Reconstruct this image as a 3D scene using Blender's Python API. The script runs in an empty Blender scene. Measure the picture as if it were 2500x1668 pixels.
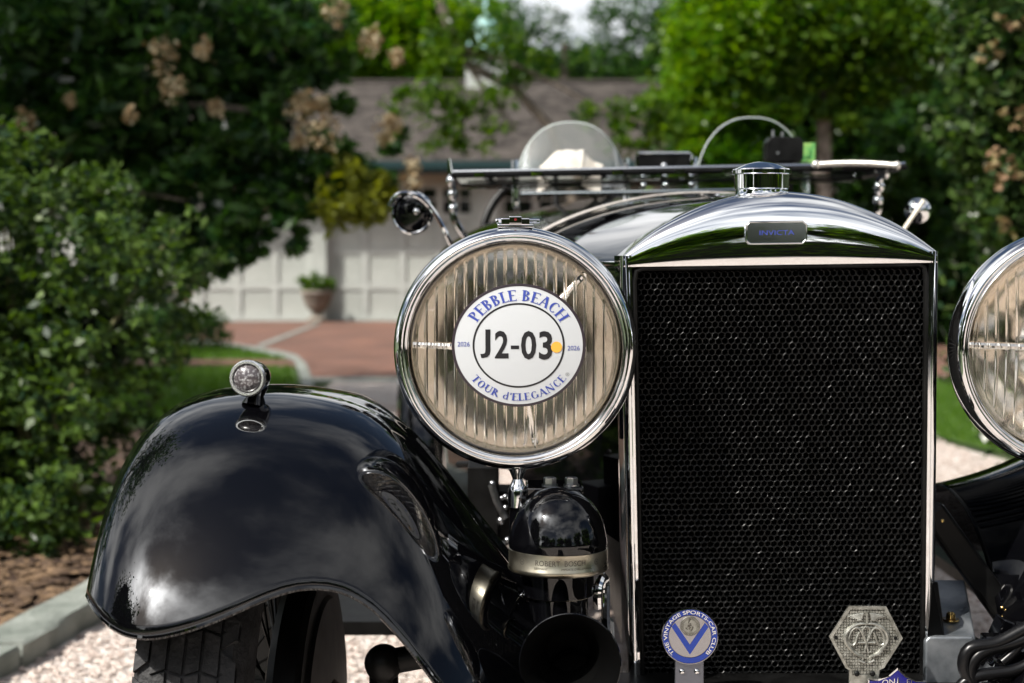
import bpy, math, random
import numpy as np
from mathutils import Vector, Matrix
random.seed(7); RNG = np.random.default_rng(7)
SC = bpy.context.scene; COL = SC.collection
PI = math.pi; R = math.radians
# ------------------------------------------------------------------ camera
FPX = 3819.0; PITCH = math.atan(204/FPX); CAMH = 1.0
cd = bpy.data.cameras.new('camera'); cam = bpy.data.objects.new('camera', cd); COL.objects.link(cam)
cam.location = (0, 0, CAMH); cam.rotation_euler = (PI/2-PITCH, 0, 0)
cd.sensor_width = 36; cd.lens = FPX/2500*36; cd.clip_start = .05; cd.clip_end = 2000
cd.dof.use_dof = True; cd.dof.focus_distance = 1.98; cd.dof.aperture_fstop = 5.0
SC.camera = cam
# ------------------------------------------------------------------ light
SUN = Vector((-.56, -.42, .74)).normalized()          # direction towards the sun
sl = bpy.data.lights.new('sun', 'SUN'); sl.energy = 5.0; sl.angle = R(.8); sl.color = (1, .95, .87)
so = bpy.data.objects.new('sun', sl); COL.objects.link(so); so.location = (-8, -6, 12)
so.rotation_euler = SUN.to_track_quat('Z', 'Y').to_euler()
w = bpy.data.worlds.new('World'); SC.world = w; w.use_nodes = True
wt = w.node_tree; wn = wt.nodes; wn.clear(); wl = wt.links.new
def N(t, k, **kw):
    n = t.nodes.new(k)
    for a, b in kw.items():
        if a.startswith('i_'): n.inputs[a[2:].replace('_', ' ')].default_value = b
        else: setattr(n, a, b)
    return n
sky = N(wt, 'ShaderNodeTexSky', sky_type='NISHITA', sun_disc=False)
sky.sun_elevation = math.asin(SUN.z); sky.sun_rotation = math.atan2(SUN.x, SUN.y)
sky.air_density = 1.0; sky.dust_density = 2.2; sky.ozone_density = 1.6
tc = N(wt, 'ShaderNodeTexCoord'); sep = N(wt, 'ShaderNodeSeparateXYZ'); wl(tc.outputs['Generated'], sep.inputs[0])
ad = N(wt, 'ShaderNodeMath', operation='ADD'); ad.inputs[1].default_value = .22
ab = N(wt, 'ShaderNodeMath', operation='MAXIMUM'); wl(sep.outputs[2], ab.inputs[0]); ab.inputs[1].default_value = 0
wl(ab.outputs[0], ad.inputs[0])
dv = N(wt, 'ShaderNodeVectorMath', operation='DIVIDE'); wl(tc.outputs['Generated'], dv.inputs[0])
cb = N(wt, 'ShaderNodeCombineXYZ'); wl(ad.outputs[0], cb.inputs[0]); wl(ad.outputs[0], cb.inputs[1]); cb.inputs[2].default_value = 1
wl(cb.outputs[0], dv.inputs[1])
nz = N(wt, 'ShaderNodeTexNoise'); nz.inputs['Scale'].default_value = 1.25; nz.inputs['Detail'].default_value = 8; nz.inputs['Roughness'].default_value = .56
nz.inputs['Distortion'].default_value = .25; mpw = N(wt, 'ShaderNodeMapping'); mpw.inputs['Location'].default_value = (-5.2, 8.1, 0.0); wl(dv.outputs[0], mpw.inputs[0]); wl(mpw.outputs[0], nz.inputs['Vector'])
cr = N(wt, 'ShaderNodeValToRGB'); cr.color_ramp.elements[0].position = .41; cr.color_ramp.elements[1].position = .70; cr.color_ramp.interpolation = 'EASE'
wl(nz.outputs[0], cr.inputs[0])
bw = N(wt, 'ShaderNodeRGBToBW'); wl(sky.outputs[0], bw.inputs[0])
cm = N(wt, 'ShaderNodeMath', operation='MULTIPLY_ADD'); wl(bw.outputs[0], cm.inputs[0]); cm.inputs[1].default_value = 6.5; cm.inputs[2].default_value = 7.0
dt = N(wt, 'ShaderNodeVectorMath', operation='DOT_PRODUCT'); wl(tc.outputs['Generated'], dt.inputs[0]); dt.inputs[1].default_value = SUN   # thin cloud brightens round the sun
d0 = N(wt, 'ShaderNodeMath', operation='MAXIMUM'); wl(dt.outputs['Value'], d0.inputs[0]); d0.inputs[1].default_value = 0
pw1 = N(wt, 'ShaderNodeMath', operation='POWER'); wl(d0.outputs[0], pw1.inputs[0]); pw1.inputs[1].default_value = 40
gl = N(wt, 'ShaderNodeMath', operation='MULTIPLY_ADD'); wl(pw1.outputs[0], gl.inputs[0]); gl.inputs[1].default_value = 3.2; gl.inputs[2].default_value = 1
cg = N(wt, 'ShaderNodeMath', operation='MULTIPLY'); wl(cm.outputs[0], cg.inputs[0]); wl(gl.outputs[0], cg.inputs[1])
mx = N(wt, 'ShaderNodeMix', data_type='RGBA'); wl(cr.outputs[0], mx.inputs[0]); wl(sky.outputs[0], mx.inputs[6]); wl(cg.outputs[0], mx.inputs[7])
bg = N(wt, 'ShaderNodeBackground'); bg.inputs[1].default_value = .05; wl(mx.outputs[2], bg.inputs[0])
wo = N(wt, 'ShaderNodeOutputWorld'); wl(bg.outputs[0], wo.inputs[0])
SC.view_settings.view_transform = 'Standard'; SC.view_settings.look = 'None'; SC.view_settings.gamma = 1
SC.view_settings.exposure = 0.4
cy = SC.cycles; cy.use_denoising = True; cy.max_bounces = 10; cy.glossy_bounces = 5; cy.transmission_bounces = 8
cy.diffuse_bounces = 3; cy.transparent_max_bounces = 8; cy.caustics_reflective = False; cy.caustics_refractive = False
cy.sample_clamp_indirect = 6

# ------------------------------------------------------------------ helpers
def at(x, y, Y):
    """point at depth Y (world y) seen at photo position x,y (2350-wide scale)"""
    x *= 2500/2350; y *= 2500/2350
    c, s = math.cos(PITCH), math.sin(PITCH)
    a = (x-1250)/FPX; b = (834-y)/FPX
    d = Vector((a, c+b*s, -s+b*c)); k = Y/d.y
    return Vector((d.x*k, Y, CAMH+d.z*k))
def ground(x, y, z=0.0):
    p = at(x, y, 1.0); dz = p.z-CAMH; k = (z-CAMH)/dz
    return Vector((p.x*k, k, z))
def spline(pts, n):
    """natural cubic through points (k-dim), parametrised by first coordinate if monotone, returns n samples"""
    P = np.array(pts, float); m = len(P); t = np.concatenate([[0], np.cumsum(np.linalg.norm(np.diff(P, axis=0), axis=1))])
    return cub(t, P, np.linspace(0, t[-1], n))
def cub(t, P, q):
    t = np.asarray(t, float); P = np.asarray(P, float)
    if P.ndim == 1: P = P[:, None]
    m = len(t); h = np.diff(t); A = np.zeros((m, m)); B = np.zeros_like(P); A[0, 0] = A[-1, -1] = 1
    for i in range(1, m-1):
        A[i, i-1] = h[i-1]; A[i, i] = 2*(h[i-1]+h[i]); A[i, i+1] = h[i]
        B[i] = 3*((P[i+1]-P[i])/h[i]-(P[i]-P[i-1])/h[i-1])
    c = np.linalg.solve(A, B); q = np.asarray(q, float); i = np.clip(np.searchsorted(t, q, side='right')-1, 0, m-2)
    b = (P[1:]-P[:-1])/h[:, None]-h[:, None]*(2*c[:-1]+c[1:])/3; d = (c[1:]-c[:-1])/(3*h[:, None]); x = (q-t[i])[:, None]
    return P[i]+b[i]*x+c[i]*x**2+d[i]*x**3
class MB:
    def __init__(s): s.v = []; s.f = []; s.m = []; s.k = 0
    def mat(s, k): s.k = k; return s
    def add(s, vs, fs):
        o = len(s.v); s.v += [tuple(p) for p in vs]
        for f in fs: s.f.append([i+o for i in f]); s.m.append(s.k)
        return s
    def box(s, c, d, rot=None):
        c = Vector(c); M = rot.to_matrix() if rot is not None and not isinstance(rot, Matrix) else rot
        vs = []
        for i in (-1, 1):
            for j in (-1, 1):
                for k in (-1, 1):
                    p = Vector((i*d[0]/2, j*d[1]/2, k*d[2]/2)); vs.append(c+(M @ p if M is not None else p))
        return s.add(vs, [(0, 1, 3, 2), (4, 6, 7, 5), (0, 4, 5, 1), (2, 3, 7, 6), (0, 2, 6, 4), (1, 5, 7, 3)])
    def lathe(s, prof, org=(0, 0, 0), ax=(0, 0, 1), n=48, a0=0, a1=2*PI, ref=None):
        """prof: (radius, height along axis)"""
        ax = Vector(ax).normalized(); u = Vector(ref) if ref else ax.orthogonal(); u = (u-ax*u.dot(ax)).normalized(); v = ax.cross(u); org = Vector(org)
        full = abs(a1-a0-2*PI) < 1e-6; m = n if full else n+1; vs = []; fs = []
        for r, h in prof:
            for i in range(m):
                a = a0+(a1-a0)*i/n; vs.append(org+ax*h+(u*math.cos(a)+v*math.sin(a))*max(r, 1e-5))
        for j in range(len(prof)-1):
            for i in range(n):
                i2 = (i+1) % m; fs.append((j*m+i, j*m+i2, (j+1)*m+i2, (j+1)*m+i))
        return s.add(vs, fs)
    def tube(s, path, r, n=10, cap=True, flat=1.0):
        P = [Vector(p) for p in path]; m = len(P); rs = r if hasattr(r, '__len__') else [r]*m
        T = [(P[min(i+1, m-1)]-P[max(i-1, 0)]).normalized() for i in range(m)]
        u = T[0].orthogonal().normalized(); vs = []; fs = []
        for i in range(m):
            u = (u-T[i]*u.dot(T[i])).normalized(); v = T[i].cross(u)
            for k in range(n): a = 2*PI*k/n; vs.append(P[i]+(u*math.cos(a)+v*math.sin(a)*flat)*rs[i])
        for i in range(m-1):
            for k in range(n): fs.append((i*n+k, i*n+(k+1) % n, (i+1)*n+(k+1) % n, (i+1)*n+k))
        if cap: fs += [tuple(range(n))[::-1], tuple(range((m-1)*n, m*n))]
        return s.add(vs, fs)
    def grid(s, fn, nu, nv, wrap=False):
        vs = [fn(i/(nu-1), j/(nv-1)) for i in range(nu) for j in range(nv)]
        return s.add(vs, [(i*nv+j, i*nv+j+1, (i+1)*nv+j+1, (i+1)*nv+j) for i in range(nu-1) for j in range(nv-1)])
    def prism(s, poly, o, ux, uy, dep):
        """poly 2-d points -> plate in plane (o,ux,uy), extruded by vector dep"""
        o = Vector(o); ux = Vector(ux); uy = Vector(uy); dep = Vector(dep); n = len(poly)
        A = [o+ux*x+uy*y for x, y in poly]; B = [p+dep for p in A]
        return s.add(A+B, [tuple(range(n)), tuple(range(n, 2*n))[::-1]]+[(i, n+i, n+(i+1) % n, (i+1) % n) for i in range(n)])
    def ball(s, c, r, n=12, m=8):
        if not hasattr(r, '__len__'): r = (r, r, r)
        c = Vector(c); vs = [c+Vector((r[0]*math.sin(PI*j/m)*math.cos(2*PI*i/n), r[1]*math.sin(PI*j/m)*math.sin(2*PI*i/n), r[2]*math.cos(PI*j/m))) for j in range(m+1) for i in range(n)]
        return s.add(vs, [(j*n+i, (j+1)*n+i, (j+1)*n+(i+1) % n, j*n+(i+1) % n) for j in range(m) for i in range(n)])
    def xf(s, fn): s.v = [tuple(fn(Vector(p))) for p in s.v]; return s
    def mesh(s, name, mats, smooth=True, ang=35):
        me = bpy.data.meshes.new(name); me.from_pydata(s.v, [], s.f)
        for m in (mats if isinstance(mats, (list, tuple)) else [mats]): me.materials.append(m)
        me.polygons.foreach_set('material_index', s.m); 
        if smooth:
            me.polygons.foreach_set('use_smooth', [True]*len(s.f)); me.update()
            try: me.set_sharp_from_angle(angle=R(ang))
            except Exception: pass
        me.update(); return me
    def build(s, name, mats, parent=None, smooth=True, ang=35, label=None):
        return link(name, s.mesh(name, mats, smooth, ang), parent, label)
def link(name, me, parent=None, label=None):
    o = bpy.data.objects.new(name, me); COL.objects.link(o)
    if parent is not None:
        o.parent = parent
        if parent.parent is None and parent.get('world_parts'): o.matrix_parent_inverse = Matrix.Translation(-parent.location)
    if label: o['label'] = label
    return o
def tag(o, label, cat, group=None, kind=None):
    if label: o['label'] = label
    if cat: o['category'] = cat
    if group: o['group'] = group
    if kind: o['kind'] = kind
    return o
def thing(name, label, cat, loc=(0, 0, 0), group=None, wp=False):
    o = bpy.data.objects.new(name, None); COL.objects.link(o); o.location = loc; o.empty_display_size = .1
    if wp: o['world_parts'] = 1
    return tag(o, label, cat, group)
def structure(o): o['kind'] = 'structure'; return o
def bevel(o, wd=.003, seg=2):
    m = o.modifiers.new('bevel', 'BEVEL'); m.width = wd; m.segments = seg; m.limit_method = 'ANGLE'; return o
def fastmesh(name, V, F, mats, smooth=False, mi=None):
    me = bpy.data.meshes.new(name); n = len(V); k = F.shape[1]; m = len(F)
    me.vertices.add(n); me.vertices.foreach_set('co', np.ascontiguousarray(V, dtype=np.float32).ravel())
    me.loops.add(m*k); me.loops.foreach_set('vertex_index', np.ascontiguousarray(F, dtype=np.int32).ravel())
    me.polygons.add(m); me.polygons.foreach_set('loop_start', np.arange(0, m*k, k, dtype=np.int32))
    if mi is not None: me.polygons.foreach_set('material_index', np.asarray(mi, dtype=np.int32))
    for q in (mats if isinstance(mats, (list, tuple)) else [mats]): me.materials.append(q)
    if smooth: me.polygons.foreach_set('use_smooth', [True]*m)
    me.update(calc_edges=True); return me
_tx = {}
def text(s, h=1.0, off=0.0):
    """flat letter outlines, cap height h, centred on x, baseline 0: (verts, faces)"""
    key = (s, off)
    if key not in _tx:
        cu = bpy.data.curves.new('t', 'FONT'); cu.body = s; cu.size = 1; cu.offset = off; cu.resolution_u = 3; cu.align_x = 'CENTER'
        o = bpy.data.objects.new('t', cu); COL.objects.link(o)
        me = o.evaluated_get(bpy.context.evaluated_depsgraph_get()).to_mesh()
        _tx[key] = (np.array([v.co[:2] for v in me.vertices]), [tuple(p.vertices) for p in me.polygons])
        bpy.data.objects.remove(o); bpy.data.curves.remove(cu)
    V, F = _tx[key]; return V*(h/.69), F
for a in ['INVICTA', 'ROBERT  BOSCH', 'GERMANY', "IMPORTE D'ALLEMAGNE", 'THE VINTAGE SPORTS-CAR CLUB', '2026', 'ON', 'EL', 'R', 'H']: text(a)
[text(c_, 1, .022) for c_ in 'J2-03']; text('THE VINTAGE SPORTS-CAR CLUB', 1, .006)

# ------------------------------------------------------------------ materials
def mat(name, col, rough=.5, metal=0.0, spec=.5, **kw):
    m = bpy.data.materials.new(name); m.use_nodes = True; b = m.node_tree.nodes['Principled BSDF']
    b.inputs['Base Color'].default_value = (*col, 1); b.inputs['Roughness'].default_value = rough
    b.inputs['Metallic'].default_value = metal; b.inputs['Specular IOR Level'].default_value = spec
    for k, v in kw.items(): b.inputs[k.replace('_', ' ')].default_value = v
    return m
def noisy(m, c1, c2, scale=5, detail=4, rough=None, bump=0, bscale=None, lo=.35, hi=.65, coord='Object', stretch=None, c3=None):
    t = m.node_tree; b = t.nodes['Principled BSDF']; tc = N(t, 'ShaderNodeTexCoord'); src = tc.outputs[coord]
    if stretch:
        mp = N(t, 'ShaderNodeMapping'); mp.inputs['Scale'].default_value = stretch; t.links.new(src, mp.inputs[0]); src = mp.outputs[0]
    nz = N(t, 'ShaderNodeTexNoise'); nz.inputs['Scale'].default_value = scale; nz.inputs['Detail'].default_value = detail; t.links.new(src, nz.inputs['Vector'])
    r = N(t, 'ShaderNodeValToRGB'); e = r.color_ramp.elements; e[0].position = lo; e[1].position = hi; e[0].color = (*c1, 1); e[1].color = (*c2, 1)
    if c3: x = e.new((lo+hi)/2); x.color = (*c3, 1)
    t.links.new(nz.outputs[0], r.inputs[0]); t.links.new(r.outputs[0], b.inputs['Base Color'])
    if rough:
        q = N(t, 'ShaderNodeMapRange'); q.inputs[3].default_value = rough[0]; q.inputs[4].default_value = rough[1]; t.links.new(nz.outputs[0], q.inputs[0]); t.links.new(q.outputs[0], b.inputs['Roughness'])
    if bump:
        n2 = N(t, 'ShaderNodeTexNoise'); n2.inputs['Scale'].default_value = bscale or scale*3; n2.inputs['Detail'].default_value = 5; t.links.new(src, n2.inputs['Vector'])
        bp = N(t, 'ShaderNodeBump'); bp.inputs['Strength'].default_value = bump; bp.inputs['Distance'].default_value = .01
        t.links.new(n2.outputs[0], bp.inputs['Height']); t.links.new(bp.outputs[0], b.inputs['Normal'])
    return m
def wavy(m, scale=14, dist=.0006, strength=.25):
    t = m.node_tree; b = t.nodes['Principled BSDF']; tc = N(t, 'ShaderNodeTexCoord')
    nz = N(t, 'ShaderNodeTexNoise'); nz.inputs['Scale'].default_value = scale; nz.inputs['Detail'].default_value = 1; t.links.new(tc.outputs['Object'], nz.inputs['Vector'])
    bp = N(t, 'ShaderNodeBump'); bp.inputs['Strength'].default_value = strength; bp.inputs['Distance'].default_value = dist
    t.links.new(nz.outputs[0], bp.inputs['Height']); t.links.new(bp.outputs[0], b.inputs['Normal']); return m
def smudge(m, lo=.02, hi=.09, scale=9):
    t = m.node_tree; b = t.nodes['Principled BSDF']; tc = N(t, 'ShaderNodeTexCoord')
    nz = N(t, 'ShaderNodeTexNoise'); nz.inputs['Scale'].default_value = scale; nz.inputs['Detail'].default_value = 6; t.links.new(tc.outputs['Object'], nz.inputs['Vector'])
    q = N(t, 'ShaderNodeMapRange'); q.inputs[1].default_value = .35; q.inputs[2].default_value = .75; q.inputs[3].default_value = lo; q.inputs[4].default_value = hi
    t.links.new(nz.outputs[0], q.inputs[0]); t.links.new(q.outputs[0], b.inputs['Roughness']); return m
CHROME = smudge(wavy(mat('chrome', (.86, .87, .88), .03, 1), 16, .0005, .25), .015, .06)
CHROME2 = smudge(mat('chrome_plain', (.84, .85, .86), .04, 1), .02, .08, 30)
PAINT = smudge(wavy(mat('black_paint', (.0015, .0015, .002), .02, 0, .58), 3, .0006, .15), .012, .035, 12)
BLACK = noisy(mat('satin_black', (.004, .004, .004), .4, 0, .2), (.002, .002, .002), (.006, .006, .006), 30, 4, (.3, .5))
VOID = mat('dull_black', (.004, .004, .004), .8, 0, .2)
NICKEL = noisy(mat('aged_nickel', (.5, .46, .36), .28, 1), (.42, .38, .29), (.62, .58, .47), 40, 5, (.2, .42))
BRASS = mat('brass', (.8, .55, .2), .2, 1)
STEEL = noisy(mat('steel', (.5, .5, .5), .3, 1), (.42, .43, .45), (.6, .61, .63), 60, 4, (.22, .4))
ALUM = noisy(mat('cast_metal', (.22, .24, .26), .45, .8), (.16, .18, .2), (.32, .34, .36), 25, 6, (.35, .6), .1, 90)
RUBBER = noisy(mat('rubber', (.02, .02, .022), .6), (.006, .006, .007), (.035, .035, .038), 45, 7, (.5, .85), .25, 160, .45, .8)
ENGRAVE = mat('engraving', (.06, .05, .04), .6)
WHITE_VINYL = mat('white_vinyl', (.52, .54, .56), .35)
BLACK_INK = mat('black_ink', (.012, .012, .014), .35); DARK_INK = mat('dark_ring_ink', (.028, .02, .026), .35)
BLUE_INK = mat('blue_ink', (.04, .065, .32), .4); ORANGE = mat('orange_dot', (.85, .42, .06), .4)
ENAMEL = mat('blue_enamel', (.004, .028, .22), .12); ENAMEL2 = mat('deep_blue_enamel', (.006, .006, .14), .1); RED = mat('red_enamel', (.16, .02, .02), .2)
PEWTER = noisy(mat('pewter', (.36, .36, .33), .42, .85), (.26, .26, .23), (.46, .46, .42), 120, 5, (.32, .55))
REFLECTOR = smudge(mat('silvered_reflector', (.92, .88, .82), .12, 1), .08, .16, 25)
GLASS = mat('glass', (.97, .99, .98), .0, 0, .5, Transmission_Weight=1.0, IOR=1.46)
LENS = mat('lens_glass', (.98, .96, .92), .015, 0, .5, Transmission_Weight=1.0, IOR=1.45)
def thin_glass(name, tint, gl=.12, haze=0.0):
    m = bpy.data.materials.new(name); m.use_nodes = True; t = m.node_tree; t.nodes.clear(); out = N(t, 'ShaderNodeOutputMaterial')
    tr = N(t, 'ShaderNodeBsdfTransparent'); tr.inputs[0].default_value = (*tint, 1); g = N(t, 'ShaderNodeBsdfGlossy'); g.inputs['Roughness'].default_value = .01
    f = N(t, 'ShaderNodeFresnel'); f.inputs[0].default_value = 1.5; ms = N(t, 'ShaderNodeMixShader'); t.links.new(f.outputs[0], ms.inputs[0]); t.links.new(tr.outputs[0], ms.inputs[1]); t.links.new(g.outputs[0], ms.inputs[2])
    last = ms
    if haze:
        d = N(t, 'ShaderNodeBsdfDiffuse'); d.inputs[0].default_value = (.82, .86, .84, 1); tl = N(t, 'ShaderNodeBsdfTranslucent'); tl.inputs[0].default_value = (.8, .84, .82, 1)
        m1 = N(t, 'ShaderNodeMixShader'); m1.inputs[0].default_value = .5; t.links.new(d.outputs[0], m1.inputs[1]); t.links.new(tl.outputs[0], m1.inputs[2])
        m2 = N(t, 'ShaderNodeMixShader'); m2.inputs[0].default_value = haze; t.links.new(ms.outputs[0], m2.inputs[1]); t.links.new(m1.outputs[0], m2.inputs[2]); last = m2
    t.links.new(last.outputs[0], out.inputs[0]); return m
FLAT = thin_glass('flat_screen_glass', (.96, .99, .975)); FLAT.node_tree.nodes['Fresnel'].inputs[0].default_value = 1.18
SCREEN = thin_glass('screen_glass', (.72, .82, .76)); FROST = thin_glass('hazed_screen', (.97, .99, .98), haze=.17)
PANE = mat('window_glass', (.01, .012, .014), .04, 0, .7)
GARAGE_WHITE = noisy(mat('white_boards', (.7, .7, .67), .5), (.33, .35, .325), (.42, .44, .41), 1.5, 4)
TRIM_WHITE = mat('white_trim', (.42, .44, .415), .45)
TEAL = mat('teal_gutter', (.006, .028, .03), .4); TAN = mat('tan_soffit', (.45, .38, .3), .7)
SHINGLE = None
COPPER = noisy(mat('verdigris', (.22, .42, .40), .7), (.15, .32, .31), (.34, .52, .5), 4, 5)
def leafmat(name, cols, trans=.35, gloss=.35):
    m = bpy.data.materials.new(name); m.use_nodes = True; t = m.node_tree; b = t.nodes['Principled BSDF']; out = t.nodes['Material Output']
    g = N(t, 'ShaderNodeNewGeometry'); r = N(t, 'ShaderNodeValToRGB'); e = r.color_ramp.elements
    for i, c in enumerate(cols):
        p = i/(len(cols)-1)
        x = e[0] if i == 0 else (e[1] if i == len(cols)-1 else e.new(p)); x.position = p; x.color = (*c, 1)
    t.links.new(g.outputs['Random Per Island'], r.inputs[0]); t.links.new(r.outputs[0], b.inputs['Base Color'])
    b.inputs['Roughness'].default_value = gloss; b.inputs['Specular IOR Level'].default_value = .22
    tl = N(t, 'ShaderNodeBsdfTranslucent'); hs = N(t, 'ShaderNodeHueSaturation'); hs.inputs['Saturation'].default_value = 1.2; hs.inputs['Value'].default_value = 1.9
    t.links.new(r.outputs[0], hs.inputs['Color']); t.links.new(hs.outputs[0], tl.inputs[0])
    ms = N(t, 'ShaderNodeMixShader'); ms.inputs[0].default_value = trans; t.links.new(b.outputs[0], ms.inputs[1]); t.links.new(tl.outputs[0], ms.inputs[2]); t.links.new(ms.outputs[0], out.inputs[0])
    return m
LF_DARK = leafmat('dark_leaf', [(.006, .028, .011), (.012, .048, .016), (.024, .075, .02), (.06, .13, .022)], .28, .3)
LF_HOLLY = leafmat('holly_leaf', [(.012, .032, .016), (.015, .042, .012), (.03, .07, .014), (.08, .135, .018)], .22, .42)
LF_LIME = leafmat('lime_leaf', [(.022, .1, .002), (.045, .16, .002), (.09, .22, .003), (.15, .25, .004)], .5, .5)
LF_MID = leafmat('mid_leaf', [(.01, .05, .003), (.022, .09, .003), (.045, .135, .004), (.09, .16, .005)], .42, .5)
LF_YEL = leafmat('yellowing_leaf', [(.12, .14, .02), (.2, .19, .03), (.16, .17, .02)], .4, .5)
LF_IVY = leafmat('climber_leaf', [(.012, .035, .012), (.03, .07, .016), (.045, .1, .018), (.07, .11, .025), (.06, .1, .02)], .3, .4)
LF_PETAL = leafmat('dry_blossom', [(.22, .12, .04), (.55, .48, .33), (.7, .66, .52), (.8, .78, .68), (.42, .26, .1), (.62, .55, .38)], .12, .7)
LF_PINK = leafmat('pink_blossom', [(.2, .12, .07), (.28, .2, .12), (.25, .22, .1)], .15, .7)
LF_RED = mat('red_berry', (.4, .03, .01), .3)
BARK = noisy(mat('bark', (.1, .08, .06), .9), (.06, .05, .04), (.16, .13, .1), 20, 6, None, .5, 50)
GRASS = leafmat('grass_blade', [(.045, .11, .012), (.07, .15, .015), (.1, .18, .02)], .4, .5)
def gravel_mat():
    m = mat('gravel_bed', (.5, .45, .41), .9); t = m.node_tree; b = t.nodes['Principled BSDF']; tc = N(t, 'ShaderNodeTexCoord')
    v = N(t, 'ShaderNodeTexVoronoi'); v.inputs['Scale'].default_value = 62; t.links.new(tc.outputs['Object'], v.inputs['Vector'])
    r = N(t, 'ShaderNodeValToRGB'); e = r.color_ramp.elements; e[0].color = (.36, .29, .25, 1); e[1].color = (.66, .62, .58, 1)
    x = e.new(.5); x.color = (.52, .45, .41, 1); s = N(t, 'ShaderNodeSeparateColor'); t.links.new(v.outputs['Color'], s.inputs[0]); t.links.new(s.outputs[0], r.inputs[0])
    t.links.new(r.outputs[0], b.inputs['Base Color']); bp = N(t, 'ShaderNodeBump'); bp.inputs['Strength'].default_value = .9; bp.inputs['Distance'].default_value = .012; bp.invert = True
    t.links.new(v.outputs['Distance'], bp.inputs['Height']); t.links.new(bp.outputs[0], b.inputs['Normal']); return m
GRAVEL = gravel_mat()
def island_mat(name, cols, rough=.8):
    m = mat(name, cols[0], rough); t = m.node_tree; b = t.nodes['Principled BSDF']; g = N(t, 'ShaderNodeNewGeometry'); r = N(t, 'ShaderNodeValToRGB'); e = r.color_ramp.elements
    for i, c in enumerate(cols):
        p = i/(len(cols)-1); x = e[0] if i == 0 else (e[1] if i == len(cols)-1 else e.new(p)); x.position = p; x.color = (*c, 1)
    t.links.new(g.outputs['Random Per Island'], r.inputs[0]); t.links.new(r.outputs[0], b.inputs['Base Color']); return m
PEBBLE = island_mat('pebble', [(.38, .3, .26), (.56, .5, .47), (.64, .6, .58), (.52, .46, .43), (.72, .7, .69), (.47, .44, .44), (.6, .53, .48)])
CHIP = island_mat('bark_chip', [(.035, .018, .01), (.085, .044, .021), (.13, .075, .036), (.06, .03, .016), (.19, .12, .065)])
SHINGLE = island_mat('roof_shingle', [(.018, .014, .012), (.034, .026, .022), (.055, .046, .04), (.026, .019, .016), (.08, .068, .06)], .85)
SOIL = noisy(mat('soil', (.05, .03, .02), .95), (.03, .018, .012), (.09, .05, .03), 12, 6, None, .6, 60)
TURF = noisy(mat('turf', (.06, .12, .02), .9), (.04, .09, .012), (.085, .15, .025), 6, 6, None, .6, 80)
GRANITE = noisy(mat('granite', (.34, .35, .33), .8), (.13, .15, .13), (.30, .32, .29), 7, 9, None, .5, 60, .3, .7)
BED = noisy(mat('ground_cover', (.04, .07, .02), .95), (.03, .05, .015), (.07, .1, .03), 2, 6)
def brick_mat():
    m = mat('brick_paving', (.3, .12, .08), .85); t = m.node_tree; b = t.nodes['Principled BSDF']; tc = N(t, 'ShaderNodeTexCoord')
    br = N(t, 'ShaderNodeTexBrick'); br.inputs['Scale'].default_value = 1; br.inputs['Brick Width'].default_value = .21; br.inputs['Row Height'].default_value = .105; br.inputs['Mortar Size'].default_value = .006
    br.inputs['Color1'].default_value = (.17, .075, .045, 1); br.inputs['Color2'].default_value = (.13, .06, .045, 1); br.inputs['Mortar'].default_value = (.22, .17, .14, 1)
    t.links.new(tc.outputs['Object'], br.inputs['Vector']); nz = N(t, 'ShaderNodeTexNoise'); nz.inputs['Scale'].default_value = 1.3; nz.inputs['Detail'].default_value = 7; t.links.new(tc.outputs['Object'], nz.inputs['Vector'])
    mx = N(t, 'ShaderNodeMix', data_type='RGBA', blend_type='MULTIPLY'); mx.inputs[0].default_value = .8; r = N(t, 'ShaderNodeValToRGB'); r.color_ramp.elements[0].position = .3; r.color_ramp.elements[1].position = .7
    r.color_ramp.elements[0].color = (.45, .45, .45, 1); r.color_ramp.elements[1].color = (1.25, 1.15, 1.1, 1); t.links.new(nz.outputs[0], r.inputs[0])
    t.links.new(br.outputs[0], mx.inputs[6]); t.links.new(r.outputs[0], mx.inputs[7]); t.links.new(mx.outputs[2], b.inputs['Base Color']); return m
BRICK = brick_mat()

# ================================================================== SETTING
def sheet(name, pts, z, m):
    b = MB(); b.add([(x, y, z) for x, y in pts], [tuple(range(len(pts)))]); return structure(b.build(name, m, smooth=False))
sheet('ground', [(-400, -400), (400, -400), (400, 900), (-400, 900)], -.012, BED)
gv = [(-3, -40), (-1.55, 1), (-1.36, 3.0), (-1.18, 4.2), (-1.1, 5.2), (-1.15, 7), (-1.32, 9), (-1.46, 11), (-1.44, 12.2), (-1.44, 13.02), (9, 13.02), (9, 12.6), (2.62, 12.6), (2.3, 10.5), (2.3, 8.6), (2.45, 7.7), (2.9, 6.7), (4, 5.6), (9, 3.5), (30, 1), (30, -40)]
sheet('gravel_drive', gv, 0, GRAVEL)
g5 = lambda x, y: tuple(ground(x*.94, y*.94))[:2]
inn = [g5(x, y) for x, y in ((389, 841), (529, 844), (607, 856), (653, 866), (700, 875), (719, 884), (728, 909), (734, 931), (744, 968), (750, 1010))]
out_ = [g5(x, y) for x, y in ((389, 832), (529, 834), (616, 847), (685, 859), (725, 869), (747, 890), (759, 918), (765, 940), (775, 968), (785, 1010))]
inn = [(-14, inn[0][1])]+inn; out_ = [(-14, out_[0][1])]+out_
sheet('brick_court', [p for p in out_ if p[1] > 13.0]+[(out_[-4][0], 13.0), (14, 13.0), (14, 24.7), (-14, 24.7)], .004, BRICK)
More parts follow.
